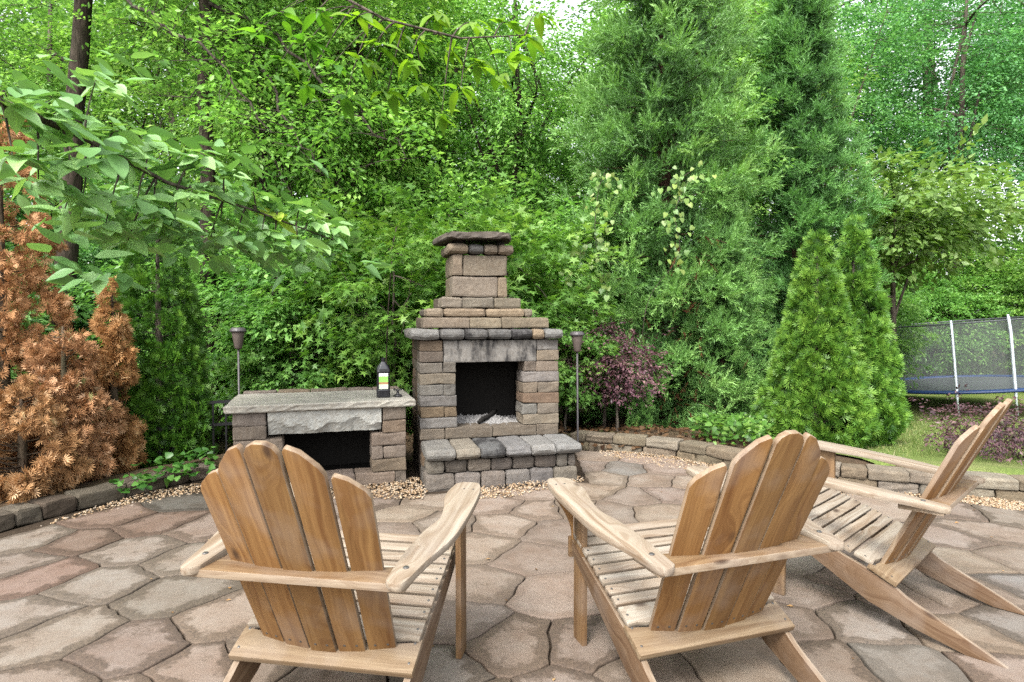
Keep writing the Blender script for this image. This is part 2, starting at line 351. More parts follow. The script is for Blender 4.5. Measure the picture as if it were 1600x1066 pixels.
# grass blades on the near lawn
def grass(n):
    P = np.column_stack([rng.uniform(3.2, 13, n), 5.6 + 9.5 * rng.power(1.3, n)]); P = P[(~inside(P, PATIO)) & (seg_dist(P, PATIO) > .45) & (P[:, 0] > .42 * P[:, 1])]; n = len(P)
    z = ground_z(P) + .015; h = rng.uniform(.02, .05, n) * (1 + P[:, 1] * .03); a = rng.uniform(0, 6.28, n); wd = .0035 * (1 + P[:, 1] * .06)
    B = np.column_stack([P, z]); s = np.column_stack([np.cos(a), np.sin(a), 0 * a]) * wd[:, None]; tp = B + np.column_stack([rng.normal(0, .014, n), rng.normal(0, .014, n), h])
    V = np.stack([B - s, B + s, tp], 1).reshape(-1, 3)
    return np_mesh('grass', V, np.arange(3 * n).reshape(-1, 3), True, {'rnd': np.repeat(rng.random(n), 3)})
g = link('grass', grass(70000), None, M['grass'], color=(1, 1, 1)); tag(g, 'short green grass blades growing on the sloping lawn', 'grass', kind='stuff')

# ------------------------------------------------------------------ the flagstone patio
patio = empty('patio', (0, 0, 0)); tag(patio, 'patio of large irregular tan and grey flagstones with dark open joints', 'patio', kind='structure')
bed_poly = [tuple(p) for p in PATIO]
def poly_sheet(name, poly, z, mat, parent=None):
    bm = bmesh.new(); vs = [bm.verts.new((x, y, z)) for x, y in poly]; f = bm.faces.new(vs); bmesh.ops.triangulate(bm, faces=[f])
    bmesh.ops.recalc_face_normals(bm, faces=bm.faces)
    me = bpy.data.meshes.new(name); bm.to_mesh(me); bm.free(); return link(name, me, parent, mat)
poly_sheet('bedding', bed_poly, -.022, M['bedding'], patio)
SEEDS = [(50,845),(112,847),(180,806),(245,818),(285,783),(322,824),(215,858),(302,870),(20,880),(65,902),(150,912),(275,930),(25,962),(95,993),(203,1008),(350,960),(40,1085),(325,1050),(165,1110),
 (580,785),(630,803),(672,783),(610,830),(690,816),(775,786),(843,797),(790,819),(752,853),(828,872),(870,830),(752,912),(866,925),(822,768),(795,1005),(715,972),(925,1010),(680,1050),(885,1090),(770,1120),
 (932,712),(915,727),(975,732),(1003,715),(1040,732),(940,746),(1022,750),(928,766),(990,777),(1082,755),(1050,772),(955,798),(1030,800),(905,795),(1500,798),(1567,805),(1550,830),(1490,842),(1582,872),(1515,877),(1530,922),(1594,915),(1460,925),(1418,928),(1375,790),
 (1265,880),(1240,922),(1340,975),(1235,970),(1300,1035),(1410,1040),(1510,990),(1588,975),(1310,895),(1592,1055),(1150,1030),(1000,1045),(400,1030),(520,1062),(380,850),(440,800),(500,790)]
TONES = {'p': (.335, .272, .232), 'g': (.328, .285, .25), 'r': (.275, .198, .162), 'b': (.31, .285, .265), 't': (.345, .285, .232), 'd': (.15, .135, .12)}
TONE_OF = {(180,806): 'r', (245,818): 'r', (65,902): 'r', (112,847): 'r', (50,845): 'g', (20,880): 'g', (285,783): 'd', (215,858): 'g', (302,870): 'g', (150,912): 'g', (95,993): 'g', (25,962): 'g', (275,930): 'g', (203,1008): 'p', (350,960): 'p',
 (975,732): 'b', (1594,915): 'b', (1410,1040): 'b', (1588,975): 'b', (795,1005): 'p', (752,912): 'p', (866,925): 'p', (680,1050): 'g', (1265,880): 'g', (1340,975): 'g', (672,783): 't', (630,803): 't', (752,853): 't', (828,872): 'p', (1567,805): 'g'}
pr = random.Random(3)
seeds = [tuple(on_z(u, v)[:2]) for u, v in SEEDS]; tones = [TONE_OF.get(s, pr.choice('pptp')) for s in SEEDS]
PAVED = [(-4.7, -1.2), (-4.4, 1.2), (-3.85, 2.4), (-3.25, 3.25), (-3.0, 3.78), (-2.86, 4.08), (-2.68, 4.38), (-2.45, 4.6), (-1.9, 4.45), (-1.0, 4.72), (-.72, 4.52), (.3, 4.78), (.62, 4.98), (.62, 6.12), (1.1, 6.0), (1.48, 5.74), (1.77, 5.42), (2.02, 5.1), (2.3, 4.8), (2.6, 4.6), (3.0, 4.45), (3.5, 4.22), (4.5, 3.9), (5.5, 3.4), (6.3, 2.6), (6.6, -1.2)]
fr = np.random.default_rng(11); cand = np.column_stack([fr.uniform(-5, 7, 9000), fr.uniform(-1.5, 6.2, 9000)]); cand = cand[inside(cand, PAVED)]
for c in cand:
    if min((c[0]-s[0])**2 + (c[1]-s[1])**2 for s in seeds) > .40**2: seeds.append(tuple(c)); tones.append(pr.choice('pptgr' if c[0] < -1.5 else 'ppptg'))
S2 = np.array(seeds)
def clip_half(poly, n, d):
    out = []
    for i in range(len(poly)):
        a, b = poly[i], poly[(i+1) % len(poly)]; da = a @ n - d; db = b @ n - d
        if da <= 0: out.append(a)
        if da * db < 0: out.append(a + (b - a) * (da / (da - db)))
    return out
def wob(P):
    P = np.asarray(P); Q = np.column_stack([P, np.zeros(len(P))])
    return P + sine_noise(Q, 21, .22, .010)[:, :2] + sine_noise(Q, 22, .065, .0042)[:, :2]
bx_ = np.array(PAVED)
n_st = 0
for i, s in enumerate(S2):
    if not inside([s], PAVED)[0]: continue
    poly = [s + np.array(q) for q in ((-.6, -.6), (.6, -.6), (.6, .6), (-.6, .6))]
    for j in np.argsort(((S2 - s) ** 2).sum(1))[1:22]:
        n = S2[j] - s; L = np.linalg.norm(n); n = n / L; poly = clip_half(poly, n, (S2[j] + s) @ n / 2)
        if len(poly) < 3: break
    if len(poly) < 3: continue
    for a, b in zip(PAVED, PAVED[1:] + PAVED[:1]):       # trim to the paved outline
        a, b = np.array(a), np.array(b); d = b - a; n = np.array([-d[1], d[0]]) / np.linalg.norm(d)
        t = np.clip(((s - a) @ d) / (d @ d), 0, 1)
        if np.linalg.norm(s - a - t * d) < .7 and 0 < t < 1:
            poly2 = clip_half(poly, n, a @ n + .0)
            if len(poly2) >= 3: poly = poly2
    # densify and roughen
    pts = []
    for a, b in zip(poly, poly[1:] + poly[:1]):
        k = max(1, int(np.linalg.norm(b - a) / .05))
        if np.linalg.norm(b - a) < .01: continue
        pts += [a + (b - a) * t for t in np.linspace(0, 1, k, endpoint=False)]
    if len(pts) < 5: continue
    pts = wob(pts); c = pts.mean(0); rad = np.linalg.norm(pts - c, axis=1); m = len(pts)
    def ring(dd): return c + (pts - c) * (1 - dd / np.maximum(rad, .06))[:, None].clip(.15, 1)
    gap = .0052; rings = [(gap, -.05, 0), (gap, -.006, 0), (gap + .0018, -.0018, 0), (gap + .006, 0, 0), (.05, .0008, .42), (.10, .0012, .8)]
    V = []; E_ = []
    for dd, z, e in rings: V += [(x - c[0], y - c[1], z) for x, y in ring(dd)]; E_ += [e] * m
    V.append((0, 0, .0015)); E_.append(1.); Fc = [(k*m+a, k*m+(a+1) % m, (k+1)*m+(a+1) % m, (k+1)*m+a) for k in range(len(rings)-1) for a in range(m)]
    kk = (len(rings)-1) * m; Fc += [(kk + a, kk + (a+1) % m, len(V)-1) for a in range(m)]
    if sum(p0[0]*p1[1]-p1[0]*p0[1] for p0, p1 in zip(pts - c, np.roll(pts - c, -1, 0))) < 0: Fc = [f[::-1] for f in Fc]
    o = link('flagstone', py_mesh('flagstone', V, Fc, True, {'edge': E_}), patio, M['paver'], (c[0], c[1], pr.uniform(-.002, .002)))
    o.rotation_euler = (pr.uniform(-.004, .004), pr.uniform(-.004, .004), 0)
    b = TONES[tones[i]]; q = pr.uniform(.86, 1.14) * .425; dirt = .97 if c[0] < -.9 or (c[1] < 2.7 and pr.random() < .6) or c[0] > 1.6 and pr.random() < .5 else pr.uniform(.3, .8)
    o.color = (b[0]*q*pr.uniform(.98, 1.02), b[1]*q, b[2]*q*.95*pr.uniform(.97, 1.03), dirt); n_st += 1

# pea gravel between the stones and the edging
ico = bmesh.new(); bmesh.ops.create_icosphere(ico, subdivisions=1, radius=1); ico.verts.ensure_lookup_table(); ico.verts.index_update()
IV = np.array([v.co[:] for v in ico.verts]); IF = np.array([[v.index for v in f.verts] for f in ico.faces]); ico.free()
def pebbles(n, poly_px, z0, smin, smax, seed, hump=.0):
    r = np.random.default_rng(seed); poly = [tuple(on_z(u, v)[:2]) for u, v in poly_px]; A = np.array(poly); lo, hi = A.min(0), A.max(0)
    P = r.uniform(lo, hi, (n * 5, 2)); P = P[inside(P, poly)][:n]; n = len(P)
    s = r.uniform(smin, smax, n); sc3 = np.column_stack([s, s * r.uniform(.6, .95, n), s * r.uniform(.45, .75, n)]); a = r.uniform(0, 6.28, n)
    V = IV[None] * sc3[:, None, :] * r.uniform(.82, 1.15, (n, len(IV), 1)); ca, sa = np.cos(a)[:, None], np.sin(a)[:, None]
    X = V[..., 0] * ca - V[..., 1] * sa; Y = V[..., 0] * sa + V[..., 1] * ca
    z = z0 + r.uniform(0, .012, n) + hump * r.random(n)
    V = np.stack([X + P[:, :1], Y + P[:, 1:2], V[..., 2] + z[:, None]], 2)
    return V.reshape(-1, 3), (IF[None] + (np.arange(n) * len(IV))[:, None, None]).reshape(-1, 3), np.repeat(r.random(n), len(IV))
GR = [(1500, [(340,748),(470,760),(560,752),(655,748),(668,772),(660,782),(560,781),(430,784),(330,775)], -.008), (420, [(700,768),(780,760),(905,744),(915,752),(800,778),(720,782)], -.012),
      (950, [(935,703),(1000,704),(1060,714),(1130,729),(1105,738),(1040,731),(980,718),(940,712)], -.012), (600, [(1490,770),(1602,786),(1640,800),(1570,796),(1500,784)], -.01),
      (420, [(60,822),(150,791),(220,771),(335,750),(345,762),(240,786),(160,802)], -.014), (500, [(1180,745),(1300,760),(1500,776),(1490,786),(1300,774),(1190,764)], -.014)]
Vs, Fs, As, off = [], [], [], 0
for k, (n, poly, z0) in enumerate(GR):
    V, Fc, A = pebbles(int(n * 1.7), poly, z0 + (.012 if k in (0, 1) else 0), .005, .0125, 40 + k, .006); Vs.append(V); Fs.append(Fc + off); As.append(A); off += len(V)
g = link('gravel', np_mesh('gravel', np.concatenate(Vs), np.concatenate(Fs), True, {'rnd': np.concatenate(As)}), None, M['pebble'])
tag(g, 'loose tan and cream pea gravel along the edging and around the stonework', 'gravel', kind='stuff')

# ------------------------------------------------------------------ low block edging round the patio
sr = random.Random(8); SK = .43     # overall tone of the concrete blocks
def stone_tint(pal, v=.12):
    b = sr.choice(pal); q = sr.uniform(1 - v, 1 + v) * SK; return (b[0]*q*sr.uniform(.97, 1.03), b[1]*q, b[2]*q*sr.uniform(.96, 1.04), 1)
def run_along(poly, lens):
    """cut a polyline into blocks: yields middle, direction, length"""
    P = [np.array(p) for p in poly]; cum = [0]
    for a, b in zip(P, P[1:]): cum.append(cum[-1] + np.linalg.norm(b - a))
    def pt(s):
        for i in range(len(P)-1):
            if s <= cum[i+1] or i == len(P)-2: return P[i] + (P[i+1] - P[i]) * ((s - cum[i]) / (cum[i+1] - cum[i]))
    s = 0; k = 0
    while s < cum[-1] - .08:
        l = min(lens(k), cum[-1] - s); a, b = pt(s), pt(s + l); yield (a + b) / 2, (b - a) / np.linalg.norm(b - a), np.linalg.norm(b - a); s += l; k += 1
def edging(name, label, poly, courses, pal):
    root = empty(name, (poly[0][0], poly[0][1], 0)); tag(root, label, 'edging'); k = 0
    for (z0, h, dep, fwd, lens) in courses:
        for m, d, l in run_along(poly, lens):
            me = block_mesh('block', l - .006, dep, h - .003, .014, .0045, 100 + k)
            o = link('block', me, root, M['stone']); n = np.array([-d[1], d[0]]); p = m - n * fwd
            o.location = (p[0] - poly[0][0], p[1] - poly[0][1], z0); o.rotation_euler = (sr.uniform(-.01, .01), sr.uniform(-.008, .008), math.atan2(d[1], d[0]) + sr.uniform(-.02, .02)); o.color = stone_tint(pal); k += 1
    return root
PAL_L = [(.15, .125, .095), (.17, .15, .12), (.13, .105, .08), (.20, .17, .14)]
PAL_R = [(.30, .255, .19), (.33, .29, .23), (.27, .225, .16), (.35, .315, .265)]
edging('edging_wall', 'low mossy brown block edging curving along the dead arborvitae', WALL_L, [(-.02, .11, .20, 0, lambda k: sr.choice((.22, .33, .36, .40, .16)))], PAL_L)
edging('edging_wall', 'low two course tan block edging curving round the green shrubs', WALL_R, [(-.03, .095, .18, -.012, lambda k: sr.choice((.20, .28, .34))), (.065, .085, .21, .004, lambda k: sr.choice((.19, .28, .33, .17, .24)))], PAL_R)

# ------------------------------------------------------------------ fireplace
FP_A = R(14.3); FPO = np.array([-.67, 4.65])
fp = empty('stone_fireplace', (FPO[0], FPO[1], 0), FP_A, 'tall stepped block fireplace with chimney, flat cap stone and raised hearth', 'fireplace')
PAL = [(.30, .25, .195), (.26, .235, .21), (.22, .20, .185), (.33, .28, .22), (.26, .185, .13), (.29, .27, .25)]
GREY = [(.25, .24, .235), (.30, .29, .28), (.21, .205, .20)]
BUFF = [(.36, .295, .21), (.34, .285, .22), (.31, .265, .215)]
kseed = [500]
def brick(parent, s0, s1, d0, d1, z0, z1, pal=PAL, mat='stone', r=.011, jit=.0035, bull=0., name='block', tint=None, gap=.0035):
    kseed[0] += 1; me = block_mesh(name, s1 - s0 - gap, d1 - d0, z1 - z0 - gap, r, jit, kseed[0], bull)
    o = link(name, me, parent, M[mat], ((s0 + s1) / 2, d0, z0 + gap / 2)); o.color = tuple(x * SK for x in tint[:3]) + (1,) if tint else stone_tint(pal)
    o.rotation_euler = (0, 0, sr.uniform(-.008, .008)); return o
def row(parent, cuts, d0, d1, z0, z1, **kw):
    return [brick(parent, a, b, d0 + sr.uniform(-.004, .006), d1, z0, z1, **kw) for a, b in zip(cuts, cuts[1:])]
# raised hearth
row(fp, [0, .235, .44, .64, .845, 1.045, 1.25], 0, .22, -.03, .112, pal=[(.25, .225, .195), (.27, .25, .23), (.235, .22, .21)], r=.022)
row(fp, [.012, .155, .335, .525, .70, .885, 1.07, 1.17, 1.24], .015, .22, .112, .218, pal=[(.22, .20, .175), (.16, .14, .125), (.25, .22, .19)], r=.022)
for z0, z1 in ((-.03, .112), (.112, .218)):
    for s0, s1 in ((0.002, .17), (1.075, 1.242)):
        row_ = brick(fp, s0, s1, .225, .40, z0, z1, r=.02)
for i, (a, b) in enumerate(zip([.005, .235, .43, .635, .845, 1.055], [.235, .43, .635, .845, 1.055, 1.275])):
    brick(fp, a, b, -.045, .385, .220, .315, pal=GREY, mat='sooty' if i in (2,) else 'stone', r=.02, jit=.004, bull=.05, tint=[(.29,.285,.27,1),(.33,.30,.25,1),(.17,.175,.18,1),(.25,.25,.255,1),(.31,.31,.305,1),(.31,.315,.315,1)][i])
# piers: nine courses from the top down, between which the opening sits
D0, D1, ZT, CH = .385, .62, 1.143, .0925
LP = [[.0, .20], [.0, .20], [.0, .195, .305], [.0, .305], [.0, .2, .305], [.0, .31], [.005, .205, .31], [.0, .315], [.0, .21, .62, 1.01, 1.215]]
RPs = [[1.012, 1.212], [1.012, 1.214], [.90, 1.01, 1.214], [.885, 1.217], [.885, 1.02, 1.215], [.885, 1.218], [.88, 1.02, 1.216], [.885, 1.218], []]
TL = [(.22,.17,.125), (.205,.172,.145), (.205,.188,.165), (.28,.245,.195), (.23,.222,.205), (.25,.24,.232), (.24,.185,.125), (.235,.228,.222), (.24,.205,.165)]
for k in range(9):
    z1 = ZT - k * CH; z0 = z1 - CH
    for o in row(fp, LP[k], D0, D1, z0, z1, r=.008, jit=.0035): q_ = SK * sr.uniform(.88, 1.15); o.color = tuple(c * q_ for c in TL[k]) + (1,)
    if RPs[k]: row(fp, RPs[k], D0, D1, z0, z1, pal=PAL if k % 2 else [(.30,.265,.225), (.27,.26,.25), (.27,.225,.18)], r=.008)
    # flanks of the body
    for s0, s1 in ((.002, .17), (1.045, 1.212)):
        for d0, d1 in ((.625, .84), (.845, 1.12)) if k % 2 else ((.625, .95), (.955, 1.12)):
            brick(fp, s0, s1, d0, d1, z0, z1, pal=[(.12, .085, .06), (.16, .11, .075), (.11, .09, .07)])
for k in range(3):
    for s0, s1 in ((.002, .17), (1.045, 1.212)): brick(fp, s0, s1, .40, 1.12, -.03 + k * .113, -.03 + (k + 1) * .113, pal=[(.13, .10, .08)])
row(fp, [.20, 1.012], D0 - .004, D1, .953, ZT, mat='soot_lintel', r=.008, jit=.0015, tint=(.32, .312, .30, 1))[0].name = 'lintel'
mb = MB(); mb.box(.18, 1.04, 1.02, 1.10, .0, 1.14); mb.box(.172, .25, .625, 1.02, .0, 1.14); mb.box(.97, 1.043, .625, 1.02, .0, 1.14); mb.box(.25, .97, .625, 1.02, .95, 1.13); mb.box(.25, .97, .45, 1.02, .02, .30)
link('firebox', mb.mesh('firebox'), fp, M['char'])
# ash bed
ar_ = np.random.default_rng(77); xs, ys = np.meshgrid(np.linspace(.26, .96, 50), np.linspace(.47, 1.0, 36)); zz = .385 + .06 * np.exp(-((xs - .66)**2 / .03 + (ys - .72)**2 / .03)) + .045 * np.exp(-((xs - .4)**2 / .02 + (ys - .8)**2 / .03)) + ar_.normal(0, .0075, xs.shape)
i = (np.arange(35)[:, None] * 50 + np.arange(49)[None]).ravel()
me = np_mesh('ash', np.column_stack([xs.ravel(), ys.ravel(), zz.ravel()]), np.stack([i, i+1, i+51, i+50], 1), False); o = link('ash', me, None, M['ash'])
o.location = (FPO[0], FPO[1], 0); o.rotation_euler = (0, 0, FP_A); tag(o, 'grey ash and cinders lying in the sooty firebox', 'ash', kind='stuff')
def log_(p, q, r, lab):
    mb = MB(); P = [np.array(p) + (np.array(q) - np.array(p)) * t + np.array([0, 0, .006 * math.sin(9 * t)]) for t in np.linspace(0, 1, 6)]; mb.tube(P, [r * .7, r, r * 1.05, r * .9, r, r * .6], 7)
    mb.F.append(tuple(range(6, -1, -1))); o = link('charred_log', mb.mesh('charred_log', True), None, M['char']); o.location = (FPO[0], FPO[1], 0); o.rotation_euler = (0, 0, FP_A); tag(o, lab, 'log')
log_((.52, .50, .425), (.74, .78, .475), .022, 'short charred log end leaning on the ash at the firebox mouth')
# mantel, stepped courses, chimney
MC = np.array([0, 228, 425, 615, 810, 985, 1090, 1250]) / 1250 * 1.315 - .075
man = row(fp, list(MC), .325, .62, 1.146, 1.237, pal=GREY, mat='sooty', r=.02, jit=.003, bull=.045)
for o, tn in zip(man, [(.30,.30,.295), (.21,.21,.21), (.17,.17,.17), (.17,.17,.17), (.16,.16,.165), (.36,.285,.20), (.28,.285,.28)]): o.color = tuple(x * SK for x in tn) + (1,)
for o in (man[0], man[5], man[6]): o.data.materials[0] = M['stone']
for d0, d1 in ((.63, .85), (.855, 1.13)):
    for s0, s1 in ((-.075, .12), (1.05, 1.24)): brick(fp, s0, s1, d0, d1, 1.146, 1.237, pal=GREY, r=.03)
row(fp, [.035, .43, .71, 1.14], .43, .66, 1.239, 1.335, pal=BUFF, r=.012)
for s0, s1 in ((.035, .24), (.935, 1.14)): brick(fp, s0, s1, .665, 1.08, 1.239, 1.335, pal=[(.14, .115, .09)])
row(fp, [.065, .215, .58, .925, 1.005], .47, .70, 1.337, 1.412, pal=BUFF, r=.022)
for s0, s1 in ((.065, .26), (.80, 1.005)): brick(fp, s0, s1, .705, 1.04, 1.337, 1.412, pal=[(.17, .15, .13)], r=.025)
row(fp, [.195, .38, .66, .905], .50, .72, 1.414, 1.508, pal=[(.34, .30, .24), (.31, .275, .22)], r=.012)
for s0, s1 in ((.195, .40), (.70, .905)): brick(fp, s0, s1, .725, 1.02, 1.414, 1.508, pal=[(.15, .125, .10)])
mb = MB(); mb.box(.24, .88, .66, 1.0, 1.14, 1.50); mb.box(.36, .72, .62, .9, 1.5, 1.88); link('core', mb.mesh('core'), fp, M['char'])
row(fp, [.30, .705, .79], .55, .72, 1.511, 1.693, pal=BUFF, r=.013); row(fp, [.30, .395, .79], .55, .72, 1.696, 1.880, pal=BUFF, r=.013)
for z0, z1 in ((1.511, 1.693), (1.696, 1.88)):
    brick(fp, .30, .42, .725, .99, z0, z1, pal=[(.25, .205, .15)], r=.013); brick(fp, .67, .79, .725, .99, z0, z1, pal=[(.25, .205, .15)], r=.013); brick(fp, .425, .665, .87, .99, z0, z1, pal=BUFF)
for o, tn in zip(row(fp, [.258, .44, .575, .70, .845], .505, .70, 1.883, 1.972, r=.03, bull=.044, jit=.002), [(.34,.28,.21), (.17,.17,.17), (.31,.26,.205), (.34,.28,.22)]): o.color = tuple(x * SK for x in tn) + (1,)
for s0, s1 in ((.258, .40), (.70, .845)): brick(fp, s0, s1, .705, 1.03, 1.883, 1.972, r=.035, tint=(.24, .2, .15, 1))
for s0 in (.33, .70):
    for d0 in (.60, .90): brick(fp, s0, s0 + .08, d0, d0 + .08, 1.974, 2.012, r=.008, tint=(.05, .045, .04, 1), name='spacer')
# the flat irregular cap stone
cap = [(.27, .44), (.36, .43), (.50, .435), (.66, .425), (.79, .44), (.84, .60), (.875, .80), (.85, 1.0), (.66, 1.06), (.40, 1.08), (.19, 1.06), (.17, .92), (.225, .66)]
cr_ = np.random.default_rng(4); cc = np.mean(cap, 0); V = []; Fc = []; nn = len(cap) * 3
dense = []
for a, b in zip(cap, cap[1:] + cap[:1]): dense += [np.array(a) + (np.array(b) - np.array(a)) * t for t in (0, .33, .66)]
for (sh, z, j) in ((.96, 2.012, .004), (.985, 2.024, .006), (.97, 2.046, .006), (.945, 2.064, .003)):
    for q in dense: p = cc + (q - cc) * sh + cr_.normal(0, j, 2); V.append((p[0], p[1], z + cr_.normal(0, .0035) + .02 * (q[0] - .5)))
for k in range(3): Fc += [(k*nn+a, k*nn+(a+1) % nn, (k+1)*nn+(a+1) % nn, (k+1)*nn+a) for a in range(nn)]
Fc += [tuple(range(nn-1, -1, -1)), tuple(range(3*nn, 4*nn))]
o = link('cap_stone', py_mesh('cap_stone', V, Fc), fp, M['smooth_stone'], color=(.075, .066, .058)); tag(o, 'dark weathered flat cap stone')

# ------------------------------------------------------------------ counter with a log store
CT_A = R(17.5); CTO = np.array([-.85, 4.861])
ct = empty('stone_counter', (CTO[0], CTO[1], 0), CT_A, 'low block counter with pale flagstone top, rock faced lintel and dark log opening', 'counter')
CPAL = [(.27, .225, .19), (.30, .245, .20), (.25, .215, .19), (.29, .23, .175)]
h = .103
for k in range(6):
    z1 = .618 - k * h; z0 = z1 - h
    if k < 2: lc, rc = [-1.28, -1.045], [-.185, 0]
    elif k == 2: lc, rc = [-1.28, -.93], [-.275, 0]
    elif k == 3: lc, rc = [-1.28, -1.1, -.93], [-.275, -.182, 0]
    elif k == 4: lc, rc = [-1.28, -.93], [-.275, 0]
    else: lc, rc = [-1.28, -.93, -.63, -.40], [-.40, -.09, 0]
    row(ct, lc, 0, .20, z0, z1, pal=CPAL, r=.010, jit=.0035); row(ct, rc, 0, .20, z0, z1, pal=CPAL, r=.010, jit=.0035)
    for d0, d1 in ((.205, .46), (.465, .76)) if k % 2 else ((.205, .36), (.365, .76)):
        brick(ct, -1.28, -1.10, d0, d1, z0, z1, pal=CPAL, r=.014); brick(ct, -.18, 0, d0, d1, z0, z1, pal=CPAL, r=.014)
mb = MB(); mb.box(-1.099, -.181, .68, .75, 0, .61); mb.box(-1.099, -.181, .205, .679, .0, .03); mb.box(-1.099, -1.06, .205, .679, .031, .61); mb.box(-.22, -.181, .205, .679, .031, .61); link('lining', mb.mesh('lining'), ct, M['char'])
# rock faced lintel
nx, nz = 44, 12; V = []; lr_ = np.random.default_rng(9); sc_x = np.linspace(-1.035, -.195, nx); ph = np.sort(lr_.uniform(-1.03, -.2, 9))
for iz in range(nz):
    for ix in range(nx):
        x = sc_x[ix]; z = .436 + (.615 - .436) * iz / (nz - 1); t = iz / (nz - 1)
        edge = .40 + .16 * math.sin(x * 11) + .10 * math.sin(x * 31 + 1)            # where the chisel broke the face away
        scal = .024 * min(abs(x - p) for p in ph) / .05
        y = .004 + (max(0, edge - t) ** .7) * (.065 + scal) + lr_.normal(0, .0012); V.append((x, y, z))
b = len(V); V += [(x, .2, z) for z in (.436, .615) for x in (-1.035, -.195)]
Fc = [(r_*nx+c_, r_*nx+c_+1, (r_+1)*nx+c_+1, (r_+1)*nx+c_) for r_ in range(nz-1) for c_ in range(nx-1)]
Fc += [tuple([b, b+1] + list(range(nx-1, -1, -1))), tuple([b+3, b+2] + list(range((nz-1)*nx, nz*nx))), tuple([b, *[r_*nx for r_ in range(nz)], b+2][::1]), tuple([b+1, b+3] + [r_*nx+nx-1 for r_ in range(nz-1, -1, -1)]), (b, b+2, b+3, b+1)]
link('lintel', py_mesh('lintel', V, Fc), ct, M['smooth_stone'], color=(.28, .29, .28))
# slab top
def slab(name, x0, x1, y0, y1, z0, z1, seed, jit=.008, step=.05):
    r = np.random.default_rng(seed); per = []
    for a, b in (((x0, y0), (x1, y0)), ((x1, y0), (x1, y1)), ((x1, y1), (x0, y1)), ((x0, y1), (x0, y0))):
        n = max(2, int(math.hypot(b[0]-a[0], b[1]-a[1]) / step)); per += [(a[0] + (b[0]-a[0])*t/n, a[1] + (b[1]-a[1])*t/n) for t in range(n)]
    per = np.array(per); c = per.mean(0); m = len(per); V = []; Fc = []
    for ins, z, j in ((.012, z0, .3), (.0, z0 + .01, 1), (.003, (z0+z1)/2, 1.1), (.0, z1 - .008, .8), (.010, z1, .3)):
        d = per - c; L = np.linalg.norm(d, axis=1, keepdims=True); P = c + d * (1 - ins / L) + r.normal(0, jit * .4 * j, per.shape); V += [(x, y, z + r.normal(0, .0012)) for x, y in P]
    for k in range(4): Fc += [(k*m+a, k*m+(a+1) % m, (k+1)*m+(a+1) % m, (k+1)*m+a) for a in range(m)]
    Fc += [tuple(range(m-1, -1, -1)), tuple(range(4*m, 5*m))]; return py_mesh(name, V, Fc)
link('counter_top', slab('counter_top', -1.335, .072, -.035, .76, .620, .676, 3), ct, M['smooth_stone'], color=(.235, .23, .21))
for a, b in zip([-1.30, -1.02, -.74, -.42, -.2], [-1.02, -.74, -.42, -.2, .05]): brick(ct, a, b, .775, .95, .60, .690, pal=CPAL, r=.015)
for a, b in zip([-1.30, -.84, -.42], [-.84, -.42, .05]):
    for k in range(5): brick(ct, a, b, .775, .95, -.02 + k * .124, .104 + k * .124, pal=CPAL, r=.015)

# ------------------------------------------------------------------ the chairs
WARM, PALE, MID = (.158, .088, .032), (.215, .191, .158), (.132, .083, .041)
EDGE = (.55, .45, .36)
def board(name, parent, outline, th, M4, tint, bev=.004, smooth_z=None):
    """outline in the board's own x (length) and y (width), thickness th upwards from z=0"""
    bm = bmesh.new(); vs = [bm.verts.new((x, y, 0)) for x, y in outline]; f = bm.faces.new(vs); bm.normal_update()
    if f.normal.z > 0: f.normal_flip()
    r = bmesh.ops.extrude_face_region(bm, geom=[f]); nv = [e for e in r['geom'] if isinstance(e, bmesh.types.BMVert)]
    bmesh.ops.translate(bm, verts=nv, vec=(0, 0, th)); bmesh.ops.recalc_face_normals(bm, faces=bm.faces)
    es = [e for e in bm.edges if len(e.link_faces) == 2 and e.calc_face_angle(0) > .6]
    bmesh.ops.bevel(bm, geom=es, offset=bev, segments=2, affect='EDGES', profile=.6)
    me = bpy.data.meshes.new(name); bm.to_mesh(me); bm.free()
    for p in me.polygons: p.use_smooth = True
    me.set_sharp_from_angle(angle=R(35)) if hasattr(me, 'set_sharp_from_angle') else None
    me.materials.append(M['wood'])
    if name in ('back_slat', 'side_rail', 'arm_rail'):
        me.materials.append(M['wood_edge'])
        for p in me.polygons:
            if abs(p.normal.z) < .8: p.material_index = 1
    o = link(name, me, parent, None, color=tint); o.matrix_local = M4; return o
def frame(org, xa, ya):
    xa = Vector(xa).normalized(); za = xa.cross(Vector(ya)).normalized(); ya = za.cross(xa)
    m = Matrix((xa, ya, za)).transposed().to_4x4(); m.translation = Vector(org); return m
smb = MB(); smb.lathe([(.0045, -.002), (.0045, .0008), (.003, .0014)], 8); SCREW = smb.mesh('screw'); SCREW.materials.append(M['screw'])
bmb = MB(); bmb.lathe([(.009, -.002), (.0095, .0012), (.007, .003), (.003, .0035)], 10); BOLT = bmb.mesh('bolt'); BOLT.materials.append(M['screw'])
def screw(parent, x, y, z, me=None):
    o = link('bolt' if me is BOLT else 'screw', me or SCREW, parent); o.location = (x, y, z); return o
def tube_(t): return t
def smooth_outline(keys, n=6):
    """Catmull-Rom through key points (open)"""
    K = [np.array(k, float) for k in keys]; K = [2*K[0]-K[1]] + K + [2*K[-1]-K[-2]]; out = []
    for i in range(1, len(K)-2):
        for t in np.linspace(0, 1, n, endpoint=False):
            a, b, c, d = K[i-1:i+3]; out.append(.5*((2*b)+(-a+c)*t+(2*a-5*b+4*c-d)*t*t+(-a+3*b-3*c+d)*t**3))
    out.append(K[-2]); return [tuple(o) for o in out]
